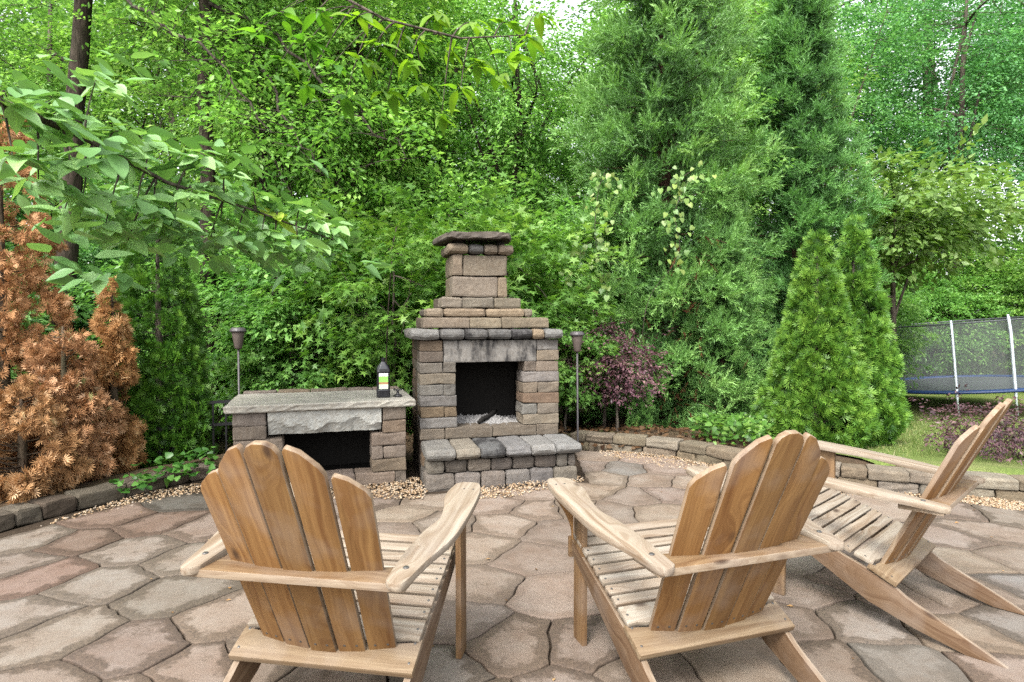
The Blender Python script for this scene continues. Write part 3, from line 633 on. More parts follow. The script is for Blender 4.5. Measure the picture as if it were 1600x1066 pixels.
def make_chair():
    c = empty('adirondack_chair'); sd_ = random.Random(12)
    tint = lambda b, v=.08: (lambda k, h: (b[0] * k * h, b[1] * k, b[2] * k / h))(sd_.uniform(1 - v, 1 + v), sd_.uniform(.97, 1.03))
    for s in (-1, 1):
        # front leg
        board('leg', c, [(0, 0), (.612, 0), (.612, .085), (0, .085)], .023, frame((s * .325 - (.023 if s > 0 else 0), -.085, .0), (0, 0, 1), (0, 1, 0)), tint(MID)).name = 'leg'
        # bracket under the arm, on the outer face of the leg
        board('arm_bracket', c, smooth_outline([(0, .0), (.05, .004), (.11, .03), (.16, .062), (.175, .075)], 3) + [(.175, .0)], .022, frame((s * .3265, -.055, .420), (0, 0, 1), (s, 0, 0)), tint(WARM), .0012)
        # side rail that runs back to the ground as the rear leg
        prof = [(-.10, .398), (.345, .238), (.455, .188)] + smooth_outline([(.462, .184), (.50, .158), (.57, .124), (.70, .064), (.83, .0)], 4) + [(.70, 0), (.53, .040), (.356, .098), (.108, .235), (-.06, .318), (-.10, .345)]
        m = frame((s * .303 - (.023 if s > 0 else 0), 0, 0), (0, .94, -.342), (0, .342, .94)); mi = m.inverted()
        loc = [(mi @ Vector((m.translation.x, y, z)))[:2] for y, z in prof]
        board('side_rail', c, loc, .023, m, tint((.112, .073, .044), .05))
        # arm
        k_in = smooth_outline([(-.166, .285), (-.08, .276), (.0, .283), (.09, .305), (.19, .318), (.30, .296), (.45, .285), (.628, .289)], 4)
        k_out = smooth_outline([(.645, .305), (.650, .335), (.62, .352), (.50, .372), (.34, .408), (.18, .414), (.02, .411), (-.10, .402), (-.165, .386), (-.188, .366), (-.190, .31)], 4)
        m = frame((0, 0, .624 if s > 0 else .598), (0, 1, -.079), (s, 0, 0))      # its z axis points down for s = 1, up for s = -1
        o = board('arm', c, [(y, x) for y, x in k_in + k_out], .026, m, tint(PALE, .04), .007)
        for (y, x, me) in ((-.105, .335, SCREW), (-.105, .372, SCREW), (.555, .325, BOLT)):
            q = screw(o, y, x, -.0002 if s > 0 else .0262, me)
            if s > 0: q.rotation_euler = (math.pi, 0, 0)
    # seat slats, front to back
    y0, z0, sl = -.105, .423, -.354; u = Vector((0, 1, sl)).normalized()
    wds = [.049] * 8 + [.088]; t = 0
    for i, wd in enumerate(wds):
        org = Vector((0, y0, z0)) + u * t; 
        m = frame(org, (1, 0, 0), u)
        if i < 8: ol = [(-.305, .003), (.305, .003), (.305, wd - .003), (-.305, wd - .003)]
        else: ol = [(-.305, .003), (.305, .003), (.305, wd - .004)] + smooth_outline([(.27, wd - .008), (.16, wd + .012), (0, wd + .024), (-.16, wd + .012), (-.27, wd - .008)], 4) + [(-.305, wd - .004)]
        o = board('seat_slat', c, ol, .018, m, tint(PALE, .07), .005)
        for x in (-.288, .288): screw(o, x, wd * .5, .0182)
        t += wd + .0035
    board('front_apron', c, [(-.302, 0), (.302, 0), (.302, .085), (-.302, .085)], .02, frame((0, -.125, .315), (1, 0, 0), (0, 0, 1)), tint(MID))
    # lower back board: behind the foot of the back, its front edge hollowed to the fan
    ub = Vector((0, .106, -.05)).normalized(); m = frame((0, .345, .247), (1, 0, 0), ub)
    arc = smooth_outline([(.30, .020), (.22, .032), (.12, .051), (0, .06), (-.12, .051), (-.22, .032), (-.30, .020)], 4)
    o = board('back_rail', c, [(-.312, .128), (.312, .128), (.312, .004)] + arc + [(-.312, .004)], .024, m, tint((.150, .110, .068), .04), .004)
    for x in (-.292, .292):
        for y in (.025, .095): screw(o, x, y, .0242)
    # upper rail that carries the arms, hollowed the same way
    m = frame((0, .470, .534), (1, 0, 0), (0, 1, .02)); arc = smooth_outline([(.30, .028), (.25, .042), (.13, .068), (0, .076), (-.13, .068), (-.25, .042), (-.30, .028)], 4)
    board('arm_rail', c, [(-.345, .158), (.345, .158), (.345, .0), (.32, .0)] + arc + [(-.32, .0), (-.345, .0)], .025, m, tint((.152, .104, .058), .04), .004)
    # the fan of five back slats
    for i in range(-2, 3):
        xb, xt = i * .0925, i * .1075
        yb = .4145 - .030 * (abs(i) / 2) ** 1.6; yr = .545 - .033 * (abs(i) / 2) ** 1.7
        A = Vector((xb, yb - .012, .225)); slope = (yr - yb) / (.534 - .26); top = {0: .985, 1: .985, 2: .90}[abs(i)]
        d = Vector(((xt - xb) / .72, slope, 1)).normalized(); L = (top - .225) / d.z
        twist = -i * .11; side = Vector((math.cos(twist), math.sin(twist), 0)); side = (side - d * side.dot(d)).normalized()
        m = frame(A, d, side)
        hb, ht = .0440, .0505
        w_ = lambda t: hb + (ht - hb) * min(1, t / (L))
        if i == 0: tip = [(L - .035, ht), (L - .012, ht - .012), (L, ht - .034), (L, -ht + .034), (L - .012, -ht + .012), (L - .035, -ht)]
        else:
            sgn = 1 if i > 0 else -1; drop = .105 if abs(i) == 1 else .095
            hi, lo = L - .010, L - drop
            key = [(hi - .012, -ht), (hi, -ht + .008), (hi - .018, -ht + .045), (lo + .028, ht - .014), (lo, ht)]
            key = [(a, sgn * b) for a, b in key]; tip = key if sgn < 0 else key[::-1]
        pts = [(0, hb)] + ([(x, y) for x, y in tip] if tip[0][1] > 0 else tip[::-1]) + [(0, -hb)]
        o = board('back_slat', c, pts, .021, m, tint(WARM, .10), .006)
        for y in (-.02, .02): screw(o, .052, y, .0212)
        screw(o, .345, 0, .0212)
    return c
CH = [(-.5376, 2.3525, -9.54, 'weathered cedar adirondack chair before the block counter, its arms pale grey'),
      (.5662, 2.4795, 18.25, 'weathered cedar adirondack chair in the middle, turned toward the fireplace'),
      (1.505, 3.0394, 43.19, 'weathered cedar adirondack chair seen side on, nearest the lawn and trampoline')]
chair = make_chair()
for i, (x, y, a, lab) in enumerate(CH):
    o = chair if i == 0 else copy_tree(chair)
    # local +y points to the rear (toward the viewer): a half turn of the model
    o.location = (x, y, .002); o.rotation_euler = (0, 0, R(a) + math.pi)
    tag(o, lab, 'chair', 'cedar chairs facing the fireplace')

# ------------------------------------------------------------------ small things
def torch(name, loc, h, label, lean=0.):
    r = empty(name, loc, 0, label, 'torch'); r.rotation_euler = (0, lean, 0)
    mb = MB(); mb.tube([(0, 0, -.3), (0, 0, h - .20)], .010, 8); link('pole', mb.mesh('pole', True), r, M['torch'])
    mb = MB(); mb.lathe([(.022, h - .205), (.034, h - .19), (.058, h - .045), (.063, h - .03)], 20); b = link('bowl', mb.mesh('bowl', True), r, M['torch_band'])
    mb = MB(); mb.lathe([(.0635, h - .045), (.074, h - .038), (.076, h - .03), (.062, h - .006), (.05, h), (.02, h + .002)], 20); link('lid', mb.mesh('lid'), b, M['torch'])
    return r
p = at_y(372, 512, 5.75); torch('tiki_torch', (p[0], p[1], 0), p[2], 'dark metal garden torch rising behind the far end of the counter')
p = at_y(903.5, 518, 6.0); torch('tiki_torch', (p[0], p[1], 0), p[2], 'dark metal garden torch standing beside the fireplace hearth', -.01)
# bottle of lamp oil
bo = on_z(599, 621, .676); br = empty('oil_bottle', (bo[0], bo[1], .677), .25, 'black plastic oil bottle with a green and white label on the counter', 'bottle')
def rrect(hx, hy, r, n=5):
    out = []
    for cx, cy, a0 in ((hx-r, hy-r, 0), (-hx+r, hy-r, 90), (-hx+r, -hy+r, 180), (hx-r, -hy+r, 270)):
        out += [(cx + r*math.cos(R(a0+90*k/n)), cy + r*math.sin(R(a0+90*k/n))) for k in range(n+1)]
    return out
V, Fc = [], []; prof = [(.88, 0, .02), (1, .008, .02), (1, .06, .022), (.95, .066, .022), (.95, .205, .022), (1, .212, .024), (.97, .235, .026), (.78, .262, .03), (.42, .284, .03), (.26, .296, .03)]
for s_, z, r_ in prof: q = rrect(.055 * s_, .036 * s_, min(r_, .034 * s_)); V += [(x, y, z) for x, y in q]
m_ = len(q); Fc = [(k*m_+a, k*m_+(a+1) % m_, (k+1)*m_+(a+1) % m_, (k+1)*m_+a) for k in range(len(prof)-1) for a in range(m_)] + [tuple(range(m_-1, -1, -1)), tuple(range((len(prof)-1)*m_, len(prof)*m_))]
link('body', py_mesh('body', V, Fc, False), br, M['plastic'])
mb = MB(); mb.lathe([(.0145, .294), (.0145, .300), (.0175, .302), (.018, .322), (.012, .326)], 16); link('cap', mb.mesh('cap'), br, M['plastic'])
def lab(z0, z1, mat, x0=-.035, x1=.037, name='label_band'):
    mb = MB(); mb.box(x0, x1, -.0372, -.0345, z0, z1); return link(name, mb.mesh(name), br, M[mat])
lab(.176, .199, 'label_white'); lab(.128, .1758, 'label_green'); lab(.110, .1278, 'label_brown'); lab(.072, .1098, 'label_pale')
# torch snuffer
so = on_z(621.5, 620, .676); mb = MB(); mb.lathe([(.036, 0), (.037, .010), (.030, .018), (.012, .02), (.010, .045), (.016, .05), (.013, .056)], 16); s_ = mb.mesh('base', True)
sn = empty('torch_burner', (so[0], so[1], .677), 0, 'small black metal torch burner cap lying beside the oil bottle', 'burner'); link('base', s_, sn, M['black_metal'])
mb = MB(); mb.box(-.034, .034, -.008, .008, .052, .060); mb.box(-.034, -.022, -.012, .012, .058, .068); mb.box(.022, .034, -.012, .012, .058, .068); link('crossbar', mb.mesh('crossbar'), sn, M['black_metal'])

# black metal fence down the bank
def fence(label, A, B, top, hgt, pitch=.105, post=1.8):
    A, B = np.array(A), np.array(B); L = np.linalg.norm(B - A); a = math.atan2(*(B - A)[::-1]); r = empty('metal_fence', (A[0], A[1], top), a, label, 'fence')
    for z in (-.02, -.235, -hgt + .12): mb = MB(); mb.box(0, L, -.014, .014, z - .014, z + .014); link('rail', mb.mesh('rail'), r, M['black_metal'])
    mb = MB(); mb.box(-.008, .008, -.008, .008, -hgt, -.034); pk = mb.mesh('picket'); pk.materials.append(M['black_metal'])
    mb = MB(); mb.box(-.025, .025, -.025, .025, -hgt - .25, .04); ps = mb.mesh('post'); ps.materials.append(M['black_metal'])
    for k in range(int(L / pitch)): link('picket', pk, r, None, (.05 + k * pitch, 0, 0))
    for k in range(int(L / post) + 1): link('post', ps, r, None, (k * post, 0, 0))
fence('black metal picket fence running down behind the brown shrubs and counter', (-4.9, 4.6), (-2.0, 6.25), .55, 1.2, .11)
fence('low black metal picket fence far beyond the trampoline', (13, 24.5), (25, 23.5), .25, 1.3, .14, 2.4)

# trampoline
TC = np.array([12.6, 17.05]); TZ = -.45; RT = 2.25
tr = empty('trampoline', (TC[0], TC[1], TZ), 0, 'round trampoline with blue pad and netted enclosure on the lawn', 'trampoline'); tr.rotation_euler = (R(-2.2), R(-4.5), 0)
def ring_tube(R0, z, r, n=48, k=8): 
    P = [(R0*math.cos(2*math.pi*i/n), R0*math.sin(2*math.pi*i/n), z) for i in range(n)]; V = []; 
    for i in range(n):
        c, s = math.cos(2*math.pi*i/n), math.sin(2*math.pi*i/n)
        for j in range(k): t = 2*math.pi*j/k; V.append(((R0 + r[0]*math.cos(t))*c, (R0 + r[0]*math.cos(t))*s, z + r[1]*math.sin(t)))
    return V, [(i*k+j, ((i+1) % n)*k+j, ((i+1) % n)*k+(j+1) % k, i*k+(j+1) % k) for i in range(n) for j in range(k)]
V, Fc = ring_tube(RT, 0, (.17, .05)); link('pad', py_mesh('pad', V, Fc, True), tr, M['blue_pad'])
mb = MB(); mb.lathe([(RT - .16, -.012), (RT - .16, 0)], 48); link('jumping_mat', mb.mesh('jumping_mat'), tr, M['mat_fabric'])
N = 64; V = [(RT*.95*math.cos(2*math.pi*i/N), RT*.95*math.sin(2*math.pi*i/N), z) for z in (.03, .6, 1.2, 1.72) for i in range(N)]
link('net', py_mesh('net', V, [(k*N+i, k*N+(i+1) % N, (k+1)*N+(i+1) % N, (k+1)*N+i) for k in range(3) for i in range(N)], True), tr, M['net'])
V, Fc = ring_tube(RT*.95, 1.73, (.012, .02)); link('net_hem', py_mesh('net_hem', V, Fc, True), tr, M['mat_fabric'])
for a in (196, 232, 262, 300, 20, 110):
    x, y = (RT + .05) * math.cos(R(a)), (RT + .05) * math.sin(R(a)); mb = MB(); mb.tube([(x, y, -.15), (x, y, 1.45), (x * .985, y * .985, 1.82)], [.036, .036, .028], 8); q = link('pole', mb.mesh('pole', True), tr, M['grey_metal'])
    mb = MB(); mb.tube([(x, y, -.1), (x * 1.0, y * 1.0, -.62)], .026, 8); link('leg', mb.mesh('leg', True), tr, M['grey_metal'])

# ------------------------------------------------------------------ vegetation
T_OV = (np.array([(0, 0, 0), (.42, .27, .07), (1, 0, -.05), (.42, -.27, .07)]), np.array([(0, 2, 1), (0, 3, 2)]))
_st = [(0, 0), (.12, -.16), (-.04, -.46), (.30, -.19), (.56, -.56), (.50, -.14), (1, 0), (.50, .14), (.56, .56), (.30, .19), (-.04, .46), (.12, .16)]
T_STAR = (np.array([(x, y, -.10 * (x*x + y*y)) for x, y in _st] + [(.32, 0, .02)]), np.array([(i, (i+1) % 12, 12) for i in range(12)]))
def fan(seed, n=9, spread=1.15):
    r = np.random.default_rng(seed); V = []; Fc = []
    for k in range(n):
        a = -spread + 2 * spread * k / (n - 1) + r.normal(0, .08); L = .62 + .38 * math.cos(a) + r.normal(0, .06); b = np.array([.25 * abs(math.cos(a)) * r.random(), 0, 0]); d = np.array([math.cos(a), math.sin(a), r.normal(0, .10)]); s = np.array([-d[1], d[0], 0]) * .075
        i = len(V); V += [b, b + d * L * .55 + s, b + d * L, b + d * L * .55 - s]; Fc += [(i, i+2, i+1), (i, i+3, i+2)]
    return np.array(V), np.array(Fc)
T_FAN = fan(1, 6)
def brush(seed, n=30, ln=.24, wd=.016):
    r = np.random.default_rng(seed); V = []; Fc = []
    for k in range(n):
        t = (k + .5) / n; b = np.array([t * .92, 0, .10 * t * t]); a = r.uniform(0, 6.28); d = np.array([.86 + .1 * r.random(), math.cos(a) * .55, math.sin(a) * .55]); d /= np.linalg.norm(d); L = ln * (1.05 - .35 * t) * r.uniform(.8, 1.2)
        s = np.cross(d, r.normal(size=3)); s *= wd / np.linalg.norm(s); i = len(V); V += [b + s, b - s, b + d * L]; Fc.append((i, i+1, i+2))
    return np.array(V), np.array(Fc)
T_BRUSH = [brush(2, 17, .30, .024), brush(3, 17, .30, .024)]
def nrm(a): return a / (np.linalg.norm(a, axis=-1, keepdims=True) + 1e-9)
def scatter(T, P, X, Z, S, rnd):
    V0, F0 = T; X = nrm(X); Z = nrm(Z - (Z * X).sum(1, keepdims=True) * X); Y = np.cross(Z, X); S = np.asarray(S)[:, None, None] if np.ndim(S) else S
    V = P[:, None, :] + S * (V0[None, :, :1] * X[:, None] + V0[None, :, 1:2] * Y[:, None] + V0[None, :, 2:] * Z[:, None]); n, k = len(P), len(V0)
    return V.reshape(-1, 3), (F0[None] + (np.arange(n) * k)[:, None, None]).reshape(-1, 3), np.repeat(rnd, k)
def merge(parts):
    V, Fc, A, o = [], [], [], 0
    for v, f, a in parts: V.append(v); Fc.append(f + o); A.append(a); o += len(v)
    return np.concatenate(V), np.concatenate(Fc), np.concatenate(A)
def leaf_mesh(name, parts, smooth=True): V, Fc, A = merge(parts) if isinstance(parts, list) else parts; return np_mesh(name, V, Fc, smooth, {'rnd': A})
def sprays(r, C, D, per, L, W, leaf, T, droop=.25, tilt=.45, lj=.35):
    """flat twigs of leaves: C centres, D twig directions"""
    n = len(C); N = n * per; C = np.repeat(C, per, 0); D = np.repeat(nrm(D), per, 0); S = nrm(np.cross(D, np.array([0, 0, 1.])) + 1e-6); U = np.cross(S, D)
    t = r.uniform(-.55, 1., N); s = r.uniform(-1, 1, N) * (1.05 - .55 * np.abs(t)); 
    P = C + D * (t * L)[:, None] + S * (s * W)[:, None] + U * (r.normal(0, .16 * W, N) - droop * L * np.maximum(t, 0) ** 2 - .12 * W * s * s)[:, None]
    X = D * (.55 + .4 * r.random(N))[:, None] + S * (np.sign(s) * r.uniform(.2, 1., N))[:, None] + np.array([0, 0, 1.]) * r.normal(-.32, .3, N)[:, None]
    Z = np.array([0, 0, 1.]) + r.normal(0, tilt, (N, 3)); base = np.repeat(r.random(n), per)
    return scatter(T, P, X, Z, leaf * (1 + lj * r.uniform(-1, 1, N)), np.clip(.55 * base + .45 * r.random(N), 0, 1))
def crown_points(r, n, rx, rz, lobes=9, inner=.35):
    Lb = nrm(r.normal(size=(lobes, 3))); q = nrm(r.normal(size=(n, 3))); b = (np.maximum(0, q @ Lb.T) ** 6).max(1)
    rad = (inner + (1 - inner) * r.random(n) ** .55) * (.70 + .38 * b); return q * rad[:, None] * np.array([rx, rx, rz]), q
def broadleaf(seed, th, rx, rz, cz, n_cl, per, L, W, leaf, T=T_OV, tr=.16, lean=(0, 0), limbs=9, droop=.25, inner=.35):
    r = np.random.default_rng(seed); C, q = crown_points(r, n_cl, rx, rz, inner=inner); D = q * np.array([1, 1, .35]) + r.normal(0, .3, q.shape); C = C + np.array([lean[0], lean[1], cz])
    crown = leaf_mesh('crown', sprays(r, C, D, per, L, W, leaf, T, droop)); mb = MB(); top = np.array([lean[0], lean[1], min(th, cz + rz * .55)])
    tk = [np.array([0, 0, -.3])] + [np.array([lean[0] * t**1.4, lean[1] * t**1.4, top[2] * t]) + np.append(r.normal(0, .02 * th / 4, 2), 0) for t in np.linspace(.12, 1, 9)]
    mb.tube(tk, [tr * (1.35 if i == 0 else 1.) * (1 - .8 * i / 9) for i in range(10)], 10); nodes = [p for p in tk[3:]]
    for k in range(limbs):
        e = C[r.integers(len(C))] * .92 + np.array([0, 0, cz]) * .0; s0 = tk[min(9, max(3, int(3 + 6 * (k + .5) / limbs)))]; mid = (s0 + e) / 2 + np.array([0, 0, .12 * np.linalg.norm(e - s0)]) + r.normal(0, .1, 3)
        P = bez(s0, mid, e, 8); mb.tube(P, list(np.linspace(tr * .34, tr * .06, 8)), 5, False); nodes += P[2:]
    nd = np.array(nodes)
    for c in C[r.permutation(len(C))[:min(len(C), 90)]]:
        j = np.argmin(((nd - c) ** 2).sum(1)); mid = (nd[j] + c) / 2 + r.normal(0, .06, 3); mb.tube(bez(nd[j], mid, c, 4), [tr * .07, tr * .05, tr * .035, tr * .02], 3, False)
    return mb.mesh('trunk', True), crown
def plant(name, meshes, x, y, label, cat, group=None, s=1., rz=0., mat='lf_forest', tint=(1, 1, 1), z=None, bark=(1, 1, 1)):
    root = empty(name, (x, y, gz(x, y) - .02 if z is None else z), rz, label, cat, group); root.scale = (s, s, s)
    link('trunk', meshes[0], root, M['bark'], color=bark); link('crown', meshes[1], root, M[mat], color=tint); return root

# prototypes of the woodland trees
TALL = [broadleaf(31, 9.5, 2.7, 3.8, 6.3, 430, 66, .55, .34, .088, tr=.15), broadleaf(32, 10, 2.5, 4.2, 6.8, 430, 66, .6, .36, .09, tr=.13, lean=(.5, .2))]
HIGH = [broadleaf(33, 13, 3.3, 4.6, 9.4, 480, 46, .75, .42, .108, tr=.19), broadleaf(34, 14, 3.0, 5.2, 9.6, 480, 46, .7, .42, .108, tr=.17, lean=(-.4, .3))]
UNDER = [broadleaf(35, 3.2, 1.55, 1.55, 1.75, 330, 62, .36, .22, .072, tr=.05, limbs=8), broadleaf(36, 3.6, 1.35, 1.8, 2.0, 330, 62, .38, .22, .075, tr=.05, limbs=8, lean=(.2, 0))]
STAR = [broadleaf(37, 3.0, 1.15, 1.45, 1.7, 190, 30, .30, .24, .098, T_STAR, tr=.03, limbs=10, droop=.35), broadleaf(38, 2.6, 1.0, 1.25, 1.5, 170, 30, .28, .22, .094, T_STAR, tr=.028, limbs=10, droop=.35)]
PALE_T = broadleaf(39, 5.0, 2.3, 1.5, 4.4, 300, 34, .5, .4, .17, tr=.10, limbs=10, inner=.2)
vr = random.Random(21)
MARKS = [(110, 'above the dead brown shrubs'), (260, 'above the dark green arborvitae'), (350, 'above the slender dark trunk'), (480, 'above the counter'), (610, 'above the oil bottle'), (700, 'above the left chimney edge'), (800, 'behind the chimney top'), (880, 'above the hearth torch'), (1080, 'behind the big cedar'), (1230, 'behind the second cedar'), (1350, 'above the twin arborvitae'), (1470, 'above the pale spreading tree'), (1560, 'above the trampoline'), (9999, 'at the far lawn side')]
USED = {}
def wood_label(kind, x, y):
    u = 800 + F * x / y; where = ('beside the near fence end' if y < 5 else 'down the bank past the fence' if y < 6.8 else 'outside the tall dead shrub' if y < 8 else 'beyond the dead brown shrubs') if u < 0 else next(m for lim, m in MARKS if u < lim); row_ = 'nearest' if y < 10.8 else 'second' if y < 15 else 'third' if y < 18.5 else 'fourth' if y < 22.6 else 'farthest'
    lab_ = f'{kind} in the {row_} wood row, {where}'
    if lab_ in USED: lab_ += (', deeper' if y > USED[lab_] else ', nearer') if lab_ + '#' not in USED else ', lowest'; USED[lab_.rsplit(',', 1)[0] + '#'] = 1
    else: USED[lab_] = y
    return lab_
def tn(b, v=.12): k = vr.uniform(1 - v, 1 + v); return (b[0] * k * vr.uniform(.92, 1.08), b[1] * k, b[2] * k * vr.uniform(.85, 1.15))
# two tall trees whose trunks show at the left
def tall_left(u0, v0, u1, v1, y, rad, label, seed, proto, tint):
    a, b = at_y(u0, v0, y), at_y(u1, v1, y); d = (b - a) / (b[2] - a[2]); zb = gz(a[0], y) - .2; base = a + d * (zb - a[2]); r = np.random.default_rng(seed)
    root = empty('tall_tree', tuple(base), 0, label, 'tree'); hgt = 9.0; mb = MB(); P = [np.array([d[0] * t * hgt, d[1] * t * hgt, t * hgt]) + np.append(r.normal(0, .025, 2), 0) for t in np.linspace(0, 1, 12)]
    mb.tube(P, [rad * (1.3 if i == 0 else 1) * (1 - .045 * i) for i in range(12)], 14); link('trunk', mb.mesh('trunk', True), root, M['bark'], color=(.5, .47, .45))
    c = link('crown', HIGH[proto][1], root, M['lf_forest'], (d[0] * 9, 0, -.2), tint); c.rotation_euler = (0, 0, seed); c.scale = (.75, .75, .75); c.location.z = 2.2; return root
TA = tall_left(95, 520, 131, 0, 8.0, .150, 'thick dark trunk rising behind the brown arborvitae, crown overhead', 1, 0, (.9, 1, .9))
TB = tall_left(328, 640, 320, 60, 7.7, .108, 'slender dark trunk between the green arborvitae and the garden torch', 2, 1, (.95, 1.05, .8))
# undergrowth and saplings close behind the stonework
G_U = 'saplings at the edge of the woods'
for i, (x, y, s, k, t) in enumerate([(-7.6, 8.6, 1.15, 0, .85), (-6.0, 9.4, 1.2, 1, .9), (-5.4, 10.2, 1.2, 1, .8), (-3.7, 8.6, 1.1, 0, 1.05), (-2.6, 7.6, .95, 1, 1.1), (-2.9, 9.8, 1.3, 0, 1.25), (-1.0, 9.2, 1.2, 1, 1.15), (.4, 9.6, 1.2, 0, 1.1), (-9.5, 10.5, 1.5, 1, .9), (1.0, 11.0, 1.4, 1, 1.), (-6.6, 6.4, 1.0, 0, .95), (-8.2, 7.2, 1.2, 1, .9), (-6.9, 4.6, 1.0, 1, .9)]):
    plant('sapling', UNDER[k], x, y, wood_label('leafy green sapling', x, y), 'sapling', G_U, s, i * 1.3, 'lf_forest', tn((t, t, t * .8) if x > -4.5 else (.75 * t, .88 * t, .85 * t)))
for (x, y, s, k, rz, lab) in [(-1.35, 6.95, 1.0, 0, .3, 'star leaved sapling filling the gap between counter and chimney'), (-.05, 7.2, 1.15, 1, 2.0, 'bright star leaved sapling directly behind the fireplace chimney'),
                              (.62, 7.0, .62, 1, 4.0, 'small lime green star leaved sapling beside the garden torch and hearth'), (-2.55, 7.0, .75, 1, 5.2, 'star leaved sapling behind the garden torch at the counter end')]:
    plant('star_leaf_sapling', STAR[k], x, y, lab, 'sapling', 'star leaved saplings behind the stonework', s, rz, 'lf_star', tn((1.05, 1.05, .9), .06))
for i, (u, y, s, k, lab) in enumerate([(432, 8.7, .58, 1, 'slender forest tree with thin dark trunk above the counter end'), (506, 9.2, .62, 0, 'thin dark trunked tree above the middle of the counter'), (560, 10.4, .7, 1, 'thin dark trunked tree above the oil bottle'), (806, 10.5, .66, 0, 'thin trunked tree rising just right of the chimney top')]):
    p = at_y(u, 500, y); plant('slender_tree', HIGH[k], p[0], y, lab, 'tree', None, s, i * 1.1 + .5, 'lf_forest', tn((1.3, 1.3, .95)), bark=(.45, .42, .40))
# the woods behind
G_T = 'leafy trees of the wood'
LT = 'leafy green tree standing in the dense wood behind the garden'
for i, (x, y, s, k, t) in enumerate([(-9.0, 12.0, 1, 0, .95), (-6.2, 11.5, .95, 1, 1.05), (-3.4, 12.5, 1, 0, 1.2), (-1.9, 12.2, .9, 1, 1.2), (3.7, 14.0, 1, 0, 1.0), (-12, 14, 1.1, 1, .9), (4.6, 14.5, 1.0, 1, .9), (-4.8, 15.5, 1.1, 1, 1.3), (-1.8, 16, 1.1, 0, 1.25)]):
    plant('woodland_tree', TALL[k], x, y, wood_label('leafy tree', x, y), 'tree', G_T, s, i * 2.1, 'lf_forest', tn((t, t, t * .8)))
for i, (x, y, s, k, t) in enumerate([(-16, 19, 1.1, 0, .95), (-11, 18, 1, 1, 1.1), (-7.5, 19, 1.05, 0, 1.2), (-4.2, 21, 1.15, 1, 1.25), (5.0, 20.5, 1.1, 0, 1.0), (7.2, 19.5, 1.0, 1, .95), (-20, 26, 1.4, 1, 1), (-13, 27, 1.4, 0, 1.1), (-6, 28, 1.35, 1, 1.25), (-2.0, 29, 1.3, 0, 1.2), (7, 28, 1.4, 1, 1.05), (1.3, 25, 1.0, 1, 1.15), (1.15, 21.5, .85, 0, 1.2), (.2, 18.5, .62, 0, 1.2)]):
    plant('woodland_tree', HIGH[k], x, y, wood_label('leafy tree', x, y), 'tree', G_T, s, i * 1.7, 'lf_forest', tn((t, t, t * .82)))
for i, (x, y, s, k) in enumerate([(12, 24, 1.15, 0), (16.5, 23, 1.2, 1), (20.5, 22, 1.2, 0), (25, 24, 1.3, 1), (14, 30, 1.5, 1), (21, 31, 1.5, 0), (28, 31, 1.5, 1), (9.6, 25.5, 1.2, 0), (18.3, 26.5, 1.35, 1), (23.6, 27, 1.4, 0), (10.6, 28.5, 1.35, 1), (16.0, 33, 1.6, 0)]):
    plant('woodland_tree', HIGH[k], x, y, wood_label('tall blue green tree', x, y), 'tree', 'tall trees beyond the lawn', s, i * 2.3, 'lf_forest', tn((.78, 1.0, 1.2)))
for i, (x, y, s, k) in enumerate([(9.6, 20.5, 1.25, 0), (12.2, 21.5, 1.45, 1), (15.0, 21.5, 1.4, 0), (17.8, 20.6, 1.45, 1), (20.5, 19.5, 1.4, 0), (10.4, 17.4, 1.15, 1), (16.2, 23.5, 1.9, 1), (13.4, 24, 1.9, 0), (19.3, 23, 1.9, 0)]):
    plant('maple_thicket', UNDER[k], x, y, wood_label('bright green maple bush', x, y), 'bush', 'maple bushes behind the trampoline', s, i * 1.9, 'lf_pale', tn((.95, 1.0, .8)))
for i, (x, y, s, k) in enumerate([(-15, 17, 1.8, 0), (-10.5, 16, 1.7, 1), (-7, 14.2, 1.6, 0), (-3.8, 14.6, 1.6, 1), (-.6, 14.6, 1.6, 0), (2.5, 17, 1.7, 1), (5.6, 17.5, 1.7, 0), (8.0, 22.5, 2.0, 1), (-4.0, 19.5, 2.0, 1), (0, 20, 2.0, 0), (-8, 22, 2.2, 0)]):
    plant('understory_tree', UNDER[k], x, y, wood_label('low bushy tree', x, y), 'tree', 'understory trees in the wood', s, i * 2.7, 'lf_forest', tn((1.1, 1.1, .8)))
plant('dogwood_tree', PALE_T, 8.4, 13.4, 'pale spreading small tree behind the twin green arborvitae', 'tree', None, 1., .8, 'lf_pale', (1, 1, .95))
# the far wood reads as one mass
def far_wood():
    r = np.random.default_rng(90); n = 2600; a = r.uniform(-1.0, 1.0, n); d = r.uniform(38, 50, n); C = np.column_stack([d * np.sin(a), d * np.cos(a), -1 + 9 * r.random(n) ** 1.25]); D = r.normal(size=(n, 3)) * np.array([1, 1, .3])
    return leaf_mesh('far_woodland', sprays(r, C, D, 24, 1.1, .8, .34, T_OV))
tag(link('far_woodland', far_wood(), None, M['lf_forest'], color=(1.15, 1.15, .95)), 'hazy far wood closing the view behind the trees', 'woodland', kind='stuff')

